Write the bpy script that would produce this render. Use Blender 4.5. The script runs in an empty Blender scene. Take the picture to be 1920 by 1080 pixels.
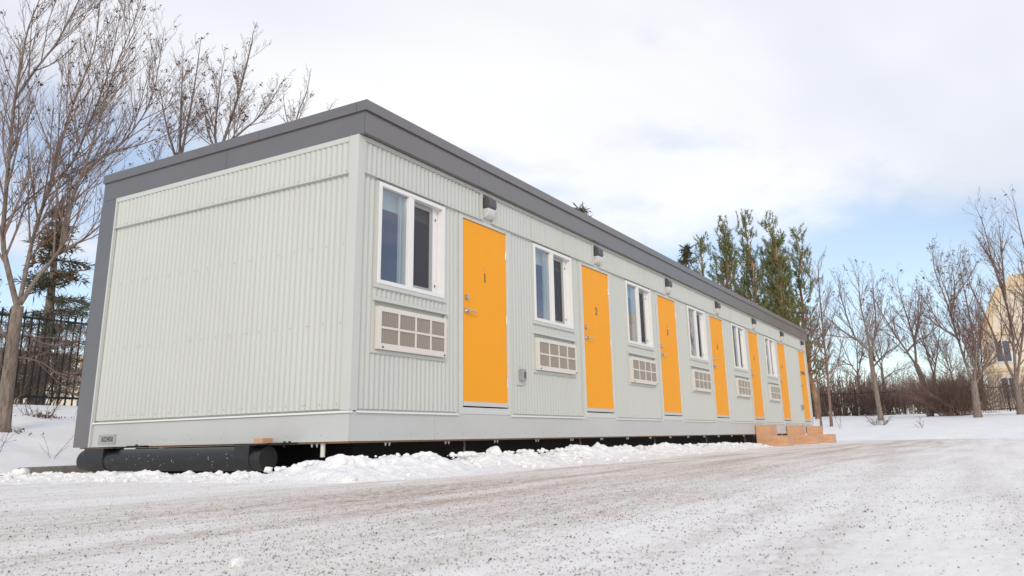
import bpy, math, random
import numpy as np
from mathutils import Matrix, Vector

S = bpy.context.scene
COL = S.collection
rad = math.radians

# ------------------------------------------------------------------ camera
cam_d = bpy.data.cameras.new('camera')
cam = bpy.data.objects.new('camera', cam_d)
COL.objects.link(cam)
S.camera = cam
CAM = Vector((-5.2371, -4.7599, 0.2631))
yaw, pitch, roll = 0.5178, 0.2576, -0.0218
fwd = Vector((math.cos(yaw) * math.cos(pitch), math.sin(yaw) * math.cos(pitch), math.sin(pitch)))
rt = Vector((math.sin(yaw), -math.cos(yaw), 0.0))
up = rt.cross(fwd)
r2 = rt * math.cos(roll) + up * math.sin(roll)
u2 = up * math.cos(roll) - rt * math.sin(roll)
m = Matrix((r2, u2, -fwd)).transposed().to_4x4()
m.translation = CAM
cam.matrix_world = m
cam_d.sensor_width = 36.0
cam_d.lens = 1481.0 / 1920 * 36
cam_d.shift_x = -25.9465 / 1920
cam_d.shift_y = -105.5064 / 1920
cam_d.clip_start = 0.05
cam_d.clip_end = 3000
cam_d.dof.use_dof = True
cam_d.dof.focus_distance = 9.0
cam_d.dof.aperture_fstop = 8.0

# ------------------------------------------------------------------ world, sun, exposure
SUN_AZ, SUN_EL = rad(214), rad(22)          # direction the light comes from (world xy angle), elevation
w = bpy.data.worlds.new('World')
S.world = w
w.use_nodes = True
nt = w.node_tree
nt.nodes.clear()
def N(tree, kind, **kw):
    n = tree.nodes.new(kind)
    for k, v in kw.items():
        setattr(n, k, v)
    return n
def L(tree, a, b):
    tree.links.new(a, b)
def math_node(tree, op, a, b=None, clamp=False):
    n = N(tree, 'ShaderNodeMath', operation=op, use_clamp=clamp)
    for i, v in enumerate((a, b)):
        if v is None:
            continue
        if isinstance(v, (int, float)):
            n.inputs[i].default_value = v
        else:
            L(tree, v, n.inputs[i])
    return n.outputs[0]
def ramp(tree, fac, stops):
    n = N(tree, 'ShaderNodeValToRGB')
    e = n.color_ramp.elements
    while len(e) < len(stops):
        e.new(0.5)
    for el, (p, c) in zip(e, stops):
        el.position = p
        el.color = (c[0], c[1], c[2], 1) if not isinstance(c, (int, float)) else (c, c, c, 1)
    L(tree, fac, n.inputs[0])
    return n.outputs[0]

out = N(nt, 'ShaderNodeOutputWorld')
sky = N(nt, 'ShaderNodeTexSky', sky_type='NISHITA', sun_disc=False, sun_elevation=SUN_EL,
        sun_rotation=math.pi / 2 - SUN_AZ, altitude=1000, air_density=1.0, dust_density=1.2, ozone_density=1.0)
bg_sky = N(nt, 'ShaderNodeBackground')
bg_sky.inputs[1].default_value = 0.13
L(nt, sky.outputs[0], bg_sky.inputs[0])
tc = N(nt, 'ShaderNodeTexCoord')
sep = N(nt, 'ShaderNodeSeparateXYZ')
L(nt, tc.outputs['Generated'], sep.inputs[0])
den = math_node(nt, 'ADD', math_node(nt, 'MAXIMUM', sep.outputs[2], 0.0), 0.10)
cmb = N(nt, 'ShaderNodeCombineXYZ')
L(nt, math_node(nt, 'DIVIDE', sep.outputs[0], den), cmb.inputs[0])
L(nt, math_node(nt, 'DIVIDE', sep.outputs[1], den), cmb.inputs[1])
def wnoise(scale, detail, rough, off):
    mp = N(nt, 'ShaderNodeMapping')
    mp.inputs['Location'].default_value = off
    mp.inputs['Scale'].default_value = (1, 1.5, 1)
    L(nt, cmb.outputs[0], mp.inputs[0])
    n = N(nt, 'ShaderNodeTexNoise')
    n.inputs['Scale'].default_value = scale
    n.inputs['Detail'].default_value = detail
    n.inputs['Roughness'].default_value = rough
    n.inputs['Distortion'].default_value = 0.4
    L(nt, mp.outputs[0], n.inputs['Vector'])
    return n.outputs['Fac']
OFF1 = (0.4, 6.2, 0)
n1 = wnoise(0.55, 7, 0.52, OFF1)
n2 = wnoise(0.35, 4, 0.5, (2.2, 7.7, 0))
n3 = wnoise(1.5, 6, 0.55, (1.3, 9.2, 0))
# a cloud sheet overhead with a clear band towards the horizon
cov = math_node(nt, 'ADD', math_node(nt, 'MULTIPLY', sep.outputs[2], 2.75),
                math_node(nt, 'MULTIPLY', math_node(nt, 'SUBTRACT', n1, 0.5), 2.85))
cov = math_node(nt, 'ADD', cov, math_node(nt, 'MULTIPLY', math_node(nt, 'SUBTRACT', n3, 0.5), 0.5))
mask = N(nt, 'ShaderNodeMapRange', interpolation_type='SMOOTHSTEP')
mask.inputs['From Min'].default_value = 0.45
mask.inputs['From Max'].default_value = 1.05
mask.inputs['To Min'].default_value = 0.26
mask.inputs['To Max'].default_value = 0.90
L(nt, cov, mask.inputs[0])
ccol = ramp(nt, n2, [(0.40, (0.53, 0.565, 0.67)), (0.53, (0.685, 0.70, 0.75)), (0.66, (0.84, 0.835, 0.845))])
bg_cloud = N(nt, 'ShaderNodeBackground')
bg_cloud.inputs[1].default_value = 1.0
L(nt, ccol, bg_cloud.inputs[0])
mix = N(nt, 'ShaderNodeMixShader')
L(nt, mask.outputs[0], mix.inputs[0])
L(nt, bg_sky.outputs[0], mix.inputs[1])
L(nt, bg_cloud.outputs[0], mix.inputs[2])
L(nt, mix.outputs[0], out.inputs[0])

sun_d = bpy.data.lights.new('sun', 'SUN')
sun_d.energy = 1.0
sun_d.angle = rad(14)
sun_d.color = (1.0, 0.88, 0.72)
sun = bpy.data.objects.new('sun', sun_d)
COL.objects.link(sun)
sdir = Vector((math.cos(SUN_AZ) * math.cos(SUN_EL), math.sin(SUN_AZ) * math.cos(SUN_EL), math.sin(SUN_EL)))
sun.rotation_euler = sdir.to_track_quat('Z', 'Y').to_euler()
sun.location = (-20, -20, 20)

S.view_settings.view_transform = 'Standard'
S.view_settings.look = 'None'
S.view_settings.gamma = 1.0
S.view_settings.use_curve_mapping = False
S.view_settings.exposure = 0.37
S.render.engine = 'CYCLES'
S.render.resolution_x, S.render.resolution_y = 1024, 576

rng = random.Random(11)
nrg = np.random.default_rng(5)

# ------------------------------------------------------------------ materials
def mat(name, color, rough=0.6, metal=0.0, spec=0.5, var=0.0, vscale=6.0, bump=0.0, bscale=40.0, stretch=(1, 1, 1), color2=None):
    mt = bpy.data.materials.new(name)
    mt.use_nodes = True
    t = mt.node_tree
    b = t.nodes['Principled BSDF']
    b.inputs['Base Color'].default_value = (*color, 1)
    b.inputs['Roughness'].default_value = rough
    b.inputs['Metallic'].default_value = metal
    b.inputs['Specular IOR Level'].default_value = spec
    if var or color2 or bump:
        co = N(t, 'ShaderNodeTexCoord')
        mp = N(t, 'ShaderNodeMapping')
        mp.inputs['Scale'].default_value = stretch
        L(t, co.outputs['Object'], mp.inputs[0])
    if var or color2:
        n = N(t, 'ShaderNodeTexNoise')
        n.inputs['Scale'].default_value = vscale
        n.inputs['Detail'].default_value = 6
        n.inputs['Roughness'].default_value = 0.6
        L(t, mp.outputs[0], n.inputs['Vector'])
        c2 = color2 if color2 else tuple(c * (1 - var) for c in color)
        L(t, ramp(t, n.outputs['Fac'], [(0.3, c2), (0.68, color)]), b.inputs['Base Color'])
        rr = N(t, 'ShaderNodeMapRange')
        rr.inputs['To Min'].default_value = rough * 0.85
        rr.inputs['To Max'].default_value = min(1, rough * 1.15)
        L(t, n.outputs['Fac'], rr.inputs[0])
        L(t, rr.outputs[0], b.inputs['Roughness'])
    if bump:
        n2 = N(t, 'ShaderNodeTexNoise')
        n2.inputs['Scale'].default_value = bscale
        n2.inputs['Detail'].default_value = 4
        L(t, mp.outputs[0], n2.inputs['Vector'])
        bp = N(t, 'ShaderNodeBump')
        bp.inputs['Strength'].default_value = bump
        bp.inputs['Distance'].default_value = 0.02
        L(t, n2.outputs['Fac'], bp.inputs['Height'])
        L(t, bp.outputs[0], b.inputs['Normal'])
    return mt

M = {}
M['clad'] = mat('sage_metal', (0.555, 0.573, 0.54), 0.42, var=0.05, vscale=1.3, stretch=(1, 1, 0.25))
M['trim'] = mat('sage_trim', (0.57, 0.588, 0.556), 0.4, var=0.04, vscale=2.0)
M['skirt'] = mat('skirt_metal', (0.565, 0.575, 0.568), 0.38, var=0.07, vscale=1.6, bump=0.02, bscale=1.5, stretch=(1, 1, 2))
M['fascia'] = mat('charcoal_metal', (0.27, 0.248, 0.242), 0.33, metal=0.85, var=0.08, vscale=1.2, bump=0.03, bscale=1.1)
M['white'] = mat('white_vinyl', (0.80, 0.80, 0.79), 0.35, var=0.03)
M['orange'] = mat('orange_paint', (0.93, 0.372, 0.006), 0.45, spec=0.3, var=0.04, vscale=1.5, bump=0.02, bscale=120)
M['jamb'] = mat('grey_jamb', (0.62, 0.64, 0.62), 0.4, var=0.05)
M['steel'] = mat('brushed_steel', (0.62, 0.60, 0.58), 0.28, metal=1.0)
M['darknum'] = mat('number_metal', (0.24, 0.22, 0.22), 0.4, metal=0.6)
M['alu'] = mat('sweep_metal', (0.70, 0.70, 0.71), 0.35, metal=0.6)
M['cream'] = mat('cream_metal', (0.72, 0.685, 0.635), 0.45, var=0.05)
M['blind'] = mat('blind_cloth', (0.80, 0.83, 0.82), 0.8)
M['sash'] = mat('sash_grey', (0.36, 0.36, 0.36), 0.45)
M['dark'] = mat('dark_void', (0.012, 0.012, 0.013), 0.7)
M['room_shade'] = mat('room_dark', (0.045, 0.045, 0.05), 0.9)  # darkness of the unlit rooms, put into the colour
M['black'] = mat('black_membrane', (0.007, 0.007, 0.007), 0.65, spec=0.2, var=0.5, vscale=9, bump=0.3, bscale=8)
M['tube'] = mat('black_steel', (0.017, 0.017, 0.018), 0.36, var=0.35, vscale=14, bump=0.05, bscale=60)
M['tubescuff'] = mat('salt_scuff', (0.5, 0.5, 0.5), 0.8)
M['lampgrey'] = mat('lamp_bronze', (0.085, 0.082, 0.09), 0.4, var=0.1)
M['lens'] = mat('lamp_lens', (0.62, 0.62, 0.63), 0.25)
M['outlet'] = mat('outlet_plastic', (0.33, 0.33, 0.35), 0.4)
M['plate'] = mat('plate_aluminium', (0.52, 0.51, 0.50), 0.4, metal=0.5, var=0.12, vscale=30)
M['ink'] = mat('black_ink', (0.03, 0.028, 0.03), 0.6)
M['screw'] = mat('screw_metal', (0.33, 0.34, 0.32), 0.4, metal=0.5)
M['bolt'] = mat('bolt_zinc', (0.65, 0.72, 0.75), 0.35, metal=0.7)
M['edgewood'] = mat('ply_edge', (0.36, 0.20, 0.10), 0.8, var=0.3, vscale=20)
M['hose'] = mat('grey_hose', (0.10, 0.10, 0.105), 0.5)
M['pvc'] = mat('pvc_pipe', (0.66, 0.65, 0.64), 0.4)
M['yellow'] = mat('yellow_strap', (0.75, 0.52, 0.02), 0.6, var=0.2, vscale=25)
M['green'] = mat('green_tie', (0.02, 0.25, 0.07), 0.5)
M['iron'] = mat('black_iron', (0.012, 0.012, 0.013), 0.45)
M['kerb'] = mat('kerb_concrete', (0.30, 0.275, 0.24), 0.9, var=0.4, vscale=12, bump=0.5, bscale=40)
M['stucco'] = mat('tan_stucco', (0.86, 0.76, 0.60), 0.9, var=0.12, vscale=1.5, bump=0.2, bscale=6)
M['stucco2'] = mat('tan_trim', (0.82, 0.66, 0.44), 0.85, var=0.1, vscale=1.0)
M['farglass'] = mat('far_glass', (0.10, 0.12, 0.15), 0.15)
M['bark'] = mat('grey_bark', (0.33, 0.26, 0.215), 0.9, color2=(0.12, 0.09, 0.072), vscale=26, bump=1.0, bscale=60, stretch=(1, 1, 0.22))
M['twig'] = mat('twig_bark', (0.30, 0.215, 0.18), 0.85, color2=(0.18, 0.125, 0.105), vscale=6)
M['twigfar'] = mat('twig_brown', (0.27, 0.175, 0.145), 0.85, color2=(0.17, 0.11, 0.092), vscale=3)
M['seed'] = mat('dry_seeds', (0.06, 0.035, 0.025), 0.9, color2=(0.16, 0.085, 0.045), vscale=2)
M['pinebark'] = mat('pine_bark', (0.50, 0.29, 0.17), 0.9, color2=(0.20, 0.10, 0.06), vscale=5, bump=0.4, bscale=18, stretch=(1, 1, 0.3))
M['birchbark'] = mat('birch_bark', (0.27, 0.17, 0.125), 0.9, color2=(0.15, 0.09, 0.07), vscale=6)
M['needle'] = mat('pine_needles', (0.22, 0.228, 0.065), 0.7, color2=(0.08, 0.12, 0.052), vscale=0.55)
M['spruce'] = mat('spruce_needles', (0.10, 0.105, 0.05), 0.75, color2=(0.035, 0.055, 0.033), vscale=1.2)
M['cone'] = mat('spruce_cones', (0.23, 0.115, 0.05), 0.85, var=0.4, vscale=3)
M['bush'] = mat('bush_twigs', (0.27, 0.175, 0.138), 0.9, color2=(0.17, 0.108, 0.088), vscale=2.5)
M['brushgrey'] = mat('brush_twigs', (0.24, 0.19, 0.15), 0.9, color2=(0.10, 0.07, 0.05), vscale=2.5)
M['redtwig'] = mat('red_twig', (0.16, 0.06, 0.055), 0.7)
M['drygrass'] = mat('dry_leaves', (0.22, 0.105, 0.05), 0.9)

def plywood():
    mt = bpy.data.materials.new('plywood')
    mt.use_nodes = True
    t = mt.node_tree
    b = t.nodes['Principled BSDF']
    co = N(t, 'ShaderNodeTexCoord')
    mp = N(t, 'ShaderNodeMapping')
    mp.inputs['Scale'].default_value = (1.0, 1.0, 4)
    L(t, co.outputs['Object'], mp.inputs[0])
    n = N(t, 'ShaderNodeTexNoise')
    n.inputs['Scale'].default_value = 5
    n.inputs['Detail'].default_value = 6
    n.inputs['Distortion'].default_value = 1.2
    L(t, mp.outputs[0], n.inputs['Vector'])
    c = ramp(t, n.outputs['Fac'], [(0.25, (0.54, 0.29, 0.165)), (0.5, (0.63, 0.365, 0.215)), (0.75, (0.70, 0.43, 0.27))])
    v = N(t, 'ShaderNodeTexVoronoi')
    v.inputs['Scale'].default_value = 4.5
    L(t, co.outputs['Object'], v.inputs['Vector'])
    k = ramp(t, v.outputs['Distance'], [(0.035, (0.16, 0.06, 0.03)), (0.075, (1, 1, 1))])
    mx = N(t, 'ShaderNodeMix', data_type='RGBA', blend_type='MULTIPLY')
    mx.inputs[0].default_value = 0.85
    L(t, c, mx.inputs[6]); L(t, k, mx.inputs[7])
    L(t, mx.outputs[2], b.inputs['Base Color'])
    b.inputs['Roughness'].default_value = 0.75
    return mt
M['ply'] = plywood()

def glass(name, tint, ior, rough=0.0):
    mt = bpy.data.materials.new(name)
    mt.use_nodes = True
    t = mt.node_tree
    t.nodes.clear()
    o = N(t, 'ShaderNodeOutputMaterial')
    tr = N(t, 'ShaderNodeBsdfTransparent')
    tr.inputs[0].default_value = (*tint, 1)
    gl = N(t, 'ShaderNodeBsdfGlossy')
    gl.inputs['Color'].default_value = (0.87, 0.83, 1.0, 1)
    gl.inputs['Roughness'].default_value = rough
    geo = N(t, 'ShaderNodeNewGeometry')
    dt = N(t, 'ShaderNodeVectorMath', operation='DOT_PRODUCT')
    L(t, geo.outputs['Normal'], dt.inputs[0]); L(t, geo.outputs['Incoming'], dt.inputs[1])
    k = math_node(t, 'SUBTRACT', 1.0, math_node(t, 'ABSOLUTE', dt.outputs['Value']), True)
    fac = math_node(t, 'ADD', ior, math_node(t, 'MULTIPLY', math_node(t, 'POWER', k, 5.0), 1 - ior), True)
    mx = N(t, 'ShaderNodeMixShader')
    L(t, fac, mx.inputs[0]); L(t, tr.outputs[0], mx.inputs[1]); L(t, gl.outputs[0], mx.inputs[2])
    L(t, mx.outputs[0], o.inputs[0])
    return mt
M['glass'] = glass('window_glass', (0.82, 0.88, 0.86), 0.15)
def meshmat():
    mt = bpy.data.materials.new('insect_screen')
    mt.use_nodes = True
    t = mt.node_tree
    t.nodes.clear()
    o = N(t, 'ShaderNodeOutputMaterial')
    tr = N(t, 'ShaderNodeBsdfTransparent')
    df = N(t, 'ShaderNodeBsdfDiffuse')
    df.inputs[0].default_value = (0.10, 0.10, 0.108, 1)
    mx = N(t, 'ShaderNodeMixShader')
    mx.inputs[0].default_value = 0.42
    L(t, tr.outputs[0], mx.inputs[1]); L(t, df.outputs[0], mx.inputs[2]); L(t, mx.outputs[0], o.inputs[0])
    return mt
M['screen'] = meshmat()

def louvre():
    mt = bpy.data.materials.new('grille_louvres')
    mt.use_nodes = True
    t = mt.node_tree
    b = t.nodes['Principled BSDF']
    co = N(t, 'ShaderNodeTexCoord')
    wv = N(t, 'ShaderNodeTexWave', bands_direction='X')
    wv.inputs['Scale'].default_value = 38
    wv.inputs['Distortion'].default_value = 0.15
    L(t, co.outputs['Object'], wv.inputs['Vector'])
    L(t, ramp(t, wv.outputs['Fac'], [(0.2, (0.40, 0.37, 0.33)), (0.8, (0.55, 0.51, 0.46))]), b.inputs['Base Color'])
    b.inputs['Roughness'].default_value = 0.5
    b.inputs['Metallic'].default_value = 0.3
    return mt
M['louvre'] = louvre()

def snowmat(name, speck, dirt):
    """snow: clean white with fine relief; dirt and grit where people drive"""
    mt = bpy.data.materials.new(name)
    mt.use_nodes = True
    t = mt.node_tree
    b = t.nodes['Principled BSDF']
    geo = N(t, 'ShaderNodeNewGeometry')
    pos = geo.outputs['Position']
    def noise(scale, det, sc=(1, 1, 1), rough=0.6):
        mp = N(t, 'ShaderNodeMapping')
        mp.inputs['Scale'].default_value = sc
        L(t, pos, mp.inputs[0])
        n = N(t, 'ShaderNodeTexNoise')
        n.inputs['Scale'].default_value = scale
        n.inputs['Detail'].default_value = det
        n.inputs['Roughness'].default_value = rough
        L(t, mp.outputs[0], n.inputs['Vector'])
        return n.outputs['Fac']
    def mixc(f, a, c):
        x = N(t, 'ShaderNodeMix', data_type='RGBA')
        L(t, f, x.inputs[0])
        for s, v in ((6, a), (7, c)):
            if isinstance(v, tuple):
                x.inputs[s].default_value = (*v, 1)
            else:
                L(t, v, x.inputs[s])
        return x.outputs[2]
    base = ramp(t, noise(1.7, 5), [(0.3, (0.90, 0.87, 0.83)), (0.7, (0.955, 0.935, 0.905))] if dirt else [(0.3, (0.86, 0.855, 0.86)), (0.7, (0.915, 0.91, 0.91))])
    if dirt:
        # the lane that vehicles use runs along the facade; grit and dirt collect in it
        sp_ = N(t, 'ShaderNodeSeparateXYZ')
        L(t, pos, sp_.inputs[0])
        wob = math_node(t, 'MULTIPLY', math_node(t, 'SUBTRACT', noise(0.35, 5), 0.5), 3.2)
        yy = math_node(t, 'ADD', math_node(t, 'ADD', sp_.outputs[1], wob), math_node(t, 'MULTIPLY', sp_.outputs[0], 0.03))
        ln_ = math_node(t, 'ABSOLUTE', math_node(t, 'ADD', yy, 2.25))
        lane = ramp(t, math_node(t, 'DIVIDE', ln_, 3.0), [(0.10, 1.0), (0.62, 0.0)])
        far_ = N(t, 'ShaderNodeMapRange', interpolation_type='SMOOTHSTEP')
        far_.inputs['From Min'].default_value = -4.2; far_.inputs['From Max'].default_value = -1.4
        far_.inputs['To Min'].default_value = 0.35
        L(t, math_node(t, 'ADD', sp_.outputs[0], wob), far_.inputs[0])
        lane = math_node(t, 'MULTIPLY', lane, far_.outputs[0])
        streak = noise(1.5, 7, (0.16, 2.2, 1), 0.66)
        fine = noise(24, 4, (0.6, 1, 1), 0.75)
        f2 = math_node(t, 'MULTIPLY', math_node(t, 'MULTIPLY', math_node(t, 'ADD', math_node(t, 'MULTIPLY', lane, 0.65), 0.35), ramp(t, streak, [(0.41, 0.0), (0.61, 1.0)])), ramp(t, fine, [(0.36, 0.15), (0.60, 1.0)]))
        base = mixc(math_node(t, 'MULTIPLY', f2, 0.95), base, (0.29, 0.19, 0.125))
        base = mixc(math_node(t, 'MULTIPLY', lane, 0.30), base, (0.62, 0.475, 0.385))
    if speck:
        dens = ramp(t, noise(0.9, 5, (0.6, 1.2, 1)), [(0.36, 0.06), (0.64, 0.8)])
        if dirt:
            dens = math_node(t, 'MULTIPLY', dens, math_node(t, 'ADD', math_node(t, 'MULTIPLY', lane, 1.25), 0.15))
        else:
            zz = N(t, 'ShaderNodeSeparateXYZ')
            L(t, pos, zz.inputs[0])
            dens = math_node(t, 'MULTIPLY', ramp(t, zz.outputs[2], [(0.0, 1.0), (0.10, 0.06)]), 1.0)
        for sc, th, col, am in ((150, 0.30, (0.26, 0.15, 0.095), 0.8), (62, 0.20, (0.13, 0.09, 0.075), 0.85), (230, 0.34, (0.36, 0.20, 0.12), 0.75)):
            v = N(t, 'ShaderNodeTexVoronoi')
            v.inputs['Scale'].default_value = sc
            L(t, pos, v.inputs['Vector'])
            dot = ramp(t, v.outputs['Distance'], [(th * 0.8, 1.0), (th * 1.15, 0.0)])
            sepc = N(t, 'ShaderNodeSeparateColor')
            L(t, v.outputs['Color'], sepc.inputs[0])
            pick = math_node(t, 'LESS_THAN', sepc.outputs[0], math_node(t, 'MULTIPLY', dens, 0.34 * speck))
            base = mixc(math_node(t, 'MULTIPLY', math_node(t, 'MULTIPLY', dot, pick), am), base, col)
    L(t, base, b.inputs['Base Color'])
    b.inputs['Roughness'].default_value = 0.62 if dirt else 0.75
    b.inputs['Specular IOR Level'].default_value = 0.3
    bp = N(t, 'ShaderNodeBump')
    bp.inputs['Strength'].default_value = 0.55
    bp.inputs['Distance'].default_value = 0.012
    L(t, math_node(t, 'ADD', noise(9, 5), math_node(t, 'MULTIPLY', noise(60, 4), 0.5)), bp.inputs['Height'])
    L(t, bp.outputs[0], b.inputs['Normal'])
    return mt
M['lot'] = snowmat('gritty_ice', 1.0, True)
M['snow'] = snowmat('clean_snow', 0.0, False)
M['bank'] = snowmat('ploughed_snow', 1.1, False)

# ------------------------------------------------------------------ object helpers
def mk(name, me, parent=None):
    o = bpy.data.objects.new(name, me)
    COL.objects.link(o)
    if parent:
        o.parent = parent
    return o
def tag(o, label=None, cat=None, group=None, kind=None):
    if label: o['label'] = label
    if cat: o['category'] = cat
    if group: o['group'] = group
    if kind: o['kind'] = kind
    return o
def empty(name, loc, label, cat, group=None, rz=0.0):
    o = bpy.data.objects.new(name, None)
    COL.objects.link(o)
    o.location = loc
    o.rotation_euler = (0, 0, rz)
    o.empty_display_size = 0.2
    return tag(o, label, cat, group)
def copy_tree(o, parent=None):
    c = o.copy()
    COL.objects.link(c)
    c.parent = parent
    for ch in list(o.children):
        copy_tree(ch, c)
    return c
def fast_mesh(name, V, F, mats, smooth=False, midx=None):
    """V (n,3) array, F (m,k) array of equal-sized faces"""
    V = np.asarray(V, dtype=np.float32); F = np.asarray(F, dtype=np.int32)
    me = bpy.data.meshes.new(name)
    k = F.shape[1]
    me.vertices.add(len(V)); me.vertices.foreach_set('co', V.ravel())
    me.loops.add(F.size); me.loops.foreach_set('vertex_index', F.ravel())
    me.polygons.add(len(F))
    me.polygons.foreach_set('loop_start', np.arange(0, F.size, k, dtype=np.int32))
    me.polygons.foreach_set('loop_total', np.full(len(F), k, dtype=np.int32))
    if smooth:
        me.polygons.foreach_set('use_smooth', np.ones(len(F), dtype=bool))
    for mm in (mats if isinstance(mats, (list, tuple)) else [mats]):
        me.materials.append(mm)
    if midx is not None:
        me.polygons.foreach_set('material_index', np.asarray(midx, dtype=np.int32))
    me.update(calc_edges=True)
    return me

class MB:
    def __init__(s):
        s.v = []; s.f = []; s.sm = False
    def box(s, x0, x1, y0, y1, z0, z1):
        b = len(s.v)
        s.v += [(x0, y0, z0), (x1, y0, z0), (x1, y1, z0), (x0, y1, z0), (x0, y0, z1), (x1, y0, z1), (x1, y1, z1), (x0, y1, z1)]
        s.f += [tuple(b + i for i in q) for q in ((0, 3, 2, 1), (4, 5, 6, 7), (0, 1, 5, 4), (1, 2, 6, 5), (2, 3, 7, 6), (3, 0, 4, 7))]
        return s
    def prism(s, poly, axis, a, c):
        """poly: 2-D outline in the two other axes, extruded along axis from a to c"""
        b = len(s.v); n = len(poly)
        for t in (a, c):
            for p, q in poly:
                s.v.append({'x': (t, p, q), 'y': (p, t, q), 'z': (p, q, t)}[axis])
        s.f.append(tuple(b + i for i in range(n)))
        s.f.append(tuple(b + n + i for i in reversed(range(n))))
        for i in range(n):
            j = (i + 1) % n
            s.f.append((b + i, b + n + i, b + n + j, b + j))
        return s
    def cyl(s, p, q, r, n=16, r1=None, cap=True):
        p = Vector(p); q = Vector(q); d = (q - p).normalized()
        a = d.orthogonal().normalized(); c = d.cross(a)
        b = len(s.v); r1 = r if r1 is None else r1
        for P, R in ((p, r), (q, r1)):
            for i in range(n):
                th = 2 * math.pi * i / n
                s.v.append(tuple(P + (a * math.cos(th) + c * math.sin(th)) * R))
        for i in range(n):
            j = (i + 1) % n
            s.f.append((b + i, b + j, b + n + j, b + n + i))
        if cap:
            s.f.append(tuple(b + i for i in reversed(range(n))))
            s.f.append(tuple(b + n + i for i in range(n)))
        return s
    def tube(s, pts, r, n=8):
        for p, q in zip(pts, pts[1:]):
            s.cyl(p, q, r, n)
        return s
    def build(s, name, m, parent=None, smooth=False, bevel=0.0, loc=None):
        me = bpy.data.meshes.new(name)
        me.from_pydata(s.v, [], s.f)
        me.materials.append(m)
        if smooth:
            me.polygons.foreach_set('use_smooth', [True] * len(me.polygons))
            if hasattr(me, 'set_sharp_from_angle'):
                me.set_sharp_from_angle(angle=rad(40))
        me.update()
        o = mk(name, me, parent)
        if loc: o.location = loc
        if bevel:
            bv = o.modifiers.new('bevel', 'BEVEL'); bv.width = bevel; bv.segments = 2; bv.limit_method = 'ANGLE'
        return o

def text_obj(name, body, size, m, loc, rot, parent=None, width=None, depth=0.003, fatten=0.0):
    cu = bpy.data.curves.new(name, 'FONT')
    cu.body = body; cu.size = size; cu.align_x = 'CENTER'; cu.align_y = 'CENTER'
    cu.extrude = depth; cu.offset = fatten; cu.resolution_u = 3
    tmp = bpy.data.objects.new(name + '_curve', cu)
    COL.objects.link(tmp)
    bpy.context.view_layer.update()
    me = bpy.data.meshes.new_from_object(tmp.evaluated_get(bpy.context.evaluated_depsgraph_get()))
    bpy.data.objects.remove(tmp); bpy.data.curves.remove(cu)
    me.materials.clear(); me.materials.append(m)
    if width:
        xs = [v.co.x for v in me.vertices]
        k = width / (max(xs) - min(xs))
        for v in me.vertices: v.co.x *= k
    o = mk(name, me, parent)
    o.location = loc; o.rotation_euler = rot
    return o

# value noise on arrays
def vnoise(x, y, seed=0):
    xi = np.floor(x).astype(np.int64); yi = np.floor(y).astype(np.int64)
    xf = x - xi; yf = y - yi
    def h(a, b):
        n = (a * 374761393 + b * 668265263 + seed * 974711) & 0x7fffffff
        n = ((n ^ (n >> 13)) * 1274126177) & 0x7fffffff
        return ((n ^ (n >> 16)) & 0xffff) / 65535.0
    u = xf * xf * (3 - 2 * xf); v = yf * yf * (3 - 2 * yf)
    return (h(xi, yi) * (1 - u) + h(xi + 1, yi) * u) * (1 - v) + (h(xi, yi + 1) * (1 - u) + h(xi + 1, yi + 1) * u) * v
def fbm(x, y, f, oct=4, seed=0, gain=0.5):
    x = np.asarray(x, float); y = np.asarray(y, float)
    t = np.zeros(np.broadcast(x, y).shape); a = 1.0; s = 0.0
    for o in range(oct):
        t += a * (vnoise(x * f, y * f, seed + o) - 0.5); s += a; a *= gain; f *= 2.03
    return t / s

# ================================================================== GROUND
def terrain_h(x, y):
    a = np.interp(y, [4.2, 4.7, 5.6, 10.4, 14, 60, 400], [-0.08, 0.05, 0.23, 1.06, 1.12, 1.2, 1.3])
    r = np.interp(x, [23.5, 25.5, 28, 33, 54, 60, 500], [-0.08, 0.05, 0.35, 0.80, 1.42, 1.45, 1.5])
    return np.maximum(a, r)
def ground_z(x, y):
    return max(0.0, float(terrain_h(np.array(x), np.array(y))))

# the lot: a polar sheet round the place where the photographer stood, out to the horizon
def build_lot():
    radii = np.concatenate([np.geomspace(0.45, 30, 260), np.geomspace(33, 1500, 30)])
    base = math.atan2(fwd.y, fwd.x)
    th = np.concatenate([base + np.linspace(-0.85, 0.85, 620, endpoint=False), base + np.linspace(0.85, 2 * math.pi - 0.85, 90, endpoint=False)])
    R, T = np.meshgrid(radii, th, indexing='ij')
    x = CAM.x + R * np.cos(T); y = CAM.y + R * np.sin(T)
    amp = np.clip(1.3 - R / 30, 0, 1)
    z = amp * (0.030 * fbm(x * 0.5, y, 0.9, 3, 3) + 0.016 * fbm(x * 0.6, y, 4, 3, 7) + 0.008 * fbm(x, y, 22, 3, 9))
    z = np.where(R > 40, -0.02, z)
    nr, na = R.shape
    V = np.stack([x.ravel(), y.ravel(), z.ravel()], 1)
    i = np.arange(nr - 1)[:, None] * na; j = np.arange(na)[None, :]; jn = (j + 1) % na
    F = np.stack([i + j, i + na + j, i + na + jn, i + jn], -1).reshape(-1, 4)
    c = len(V)
    V = np.vstack([V, [[CAM.x, CAM.y, 0]]])
    me = fast_mesh('icy_lot', V, F, M['lot'], True)
    o = mk('icy_lot', me)
    tag(o, 'flat lot of packed icy snow strewn with brown grit', 'ground', kind='structure')
build_lot()

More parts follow.
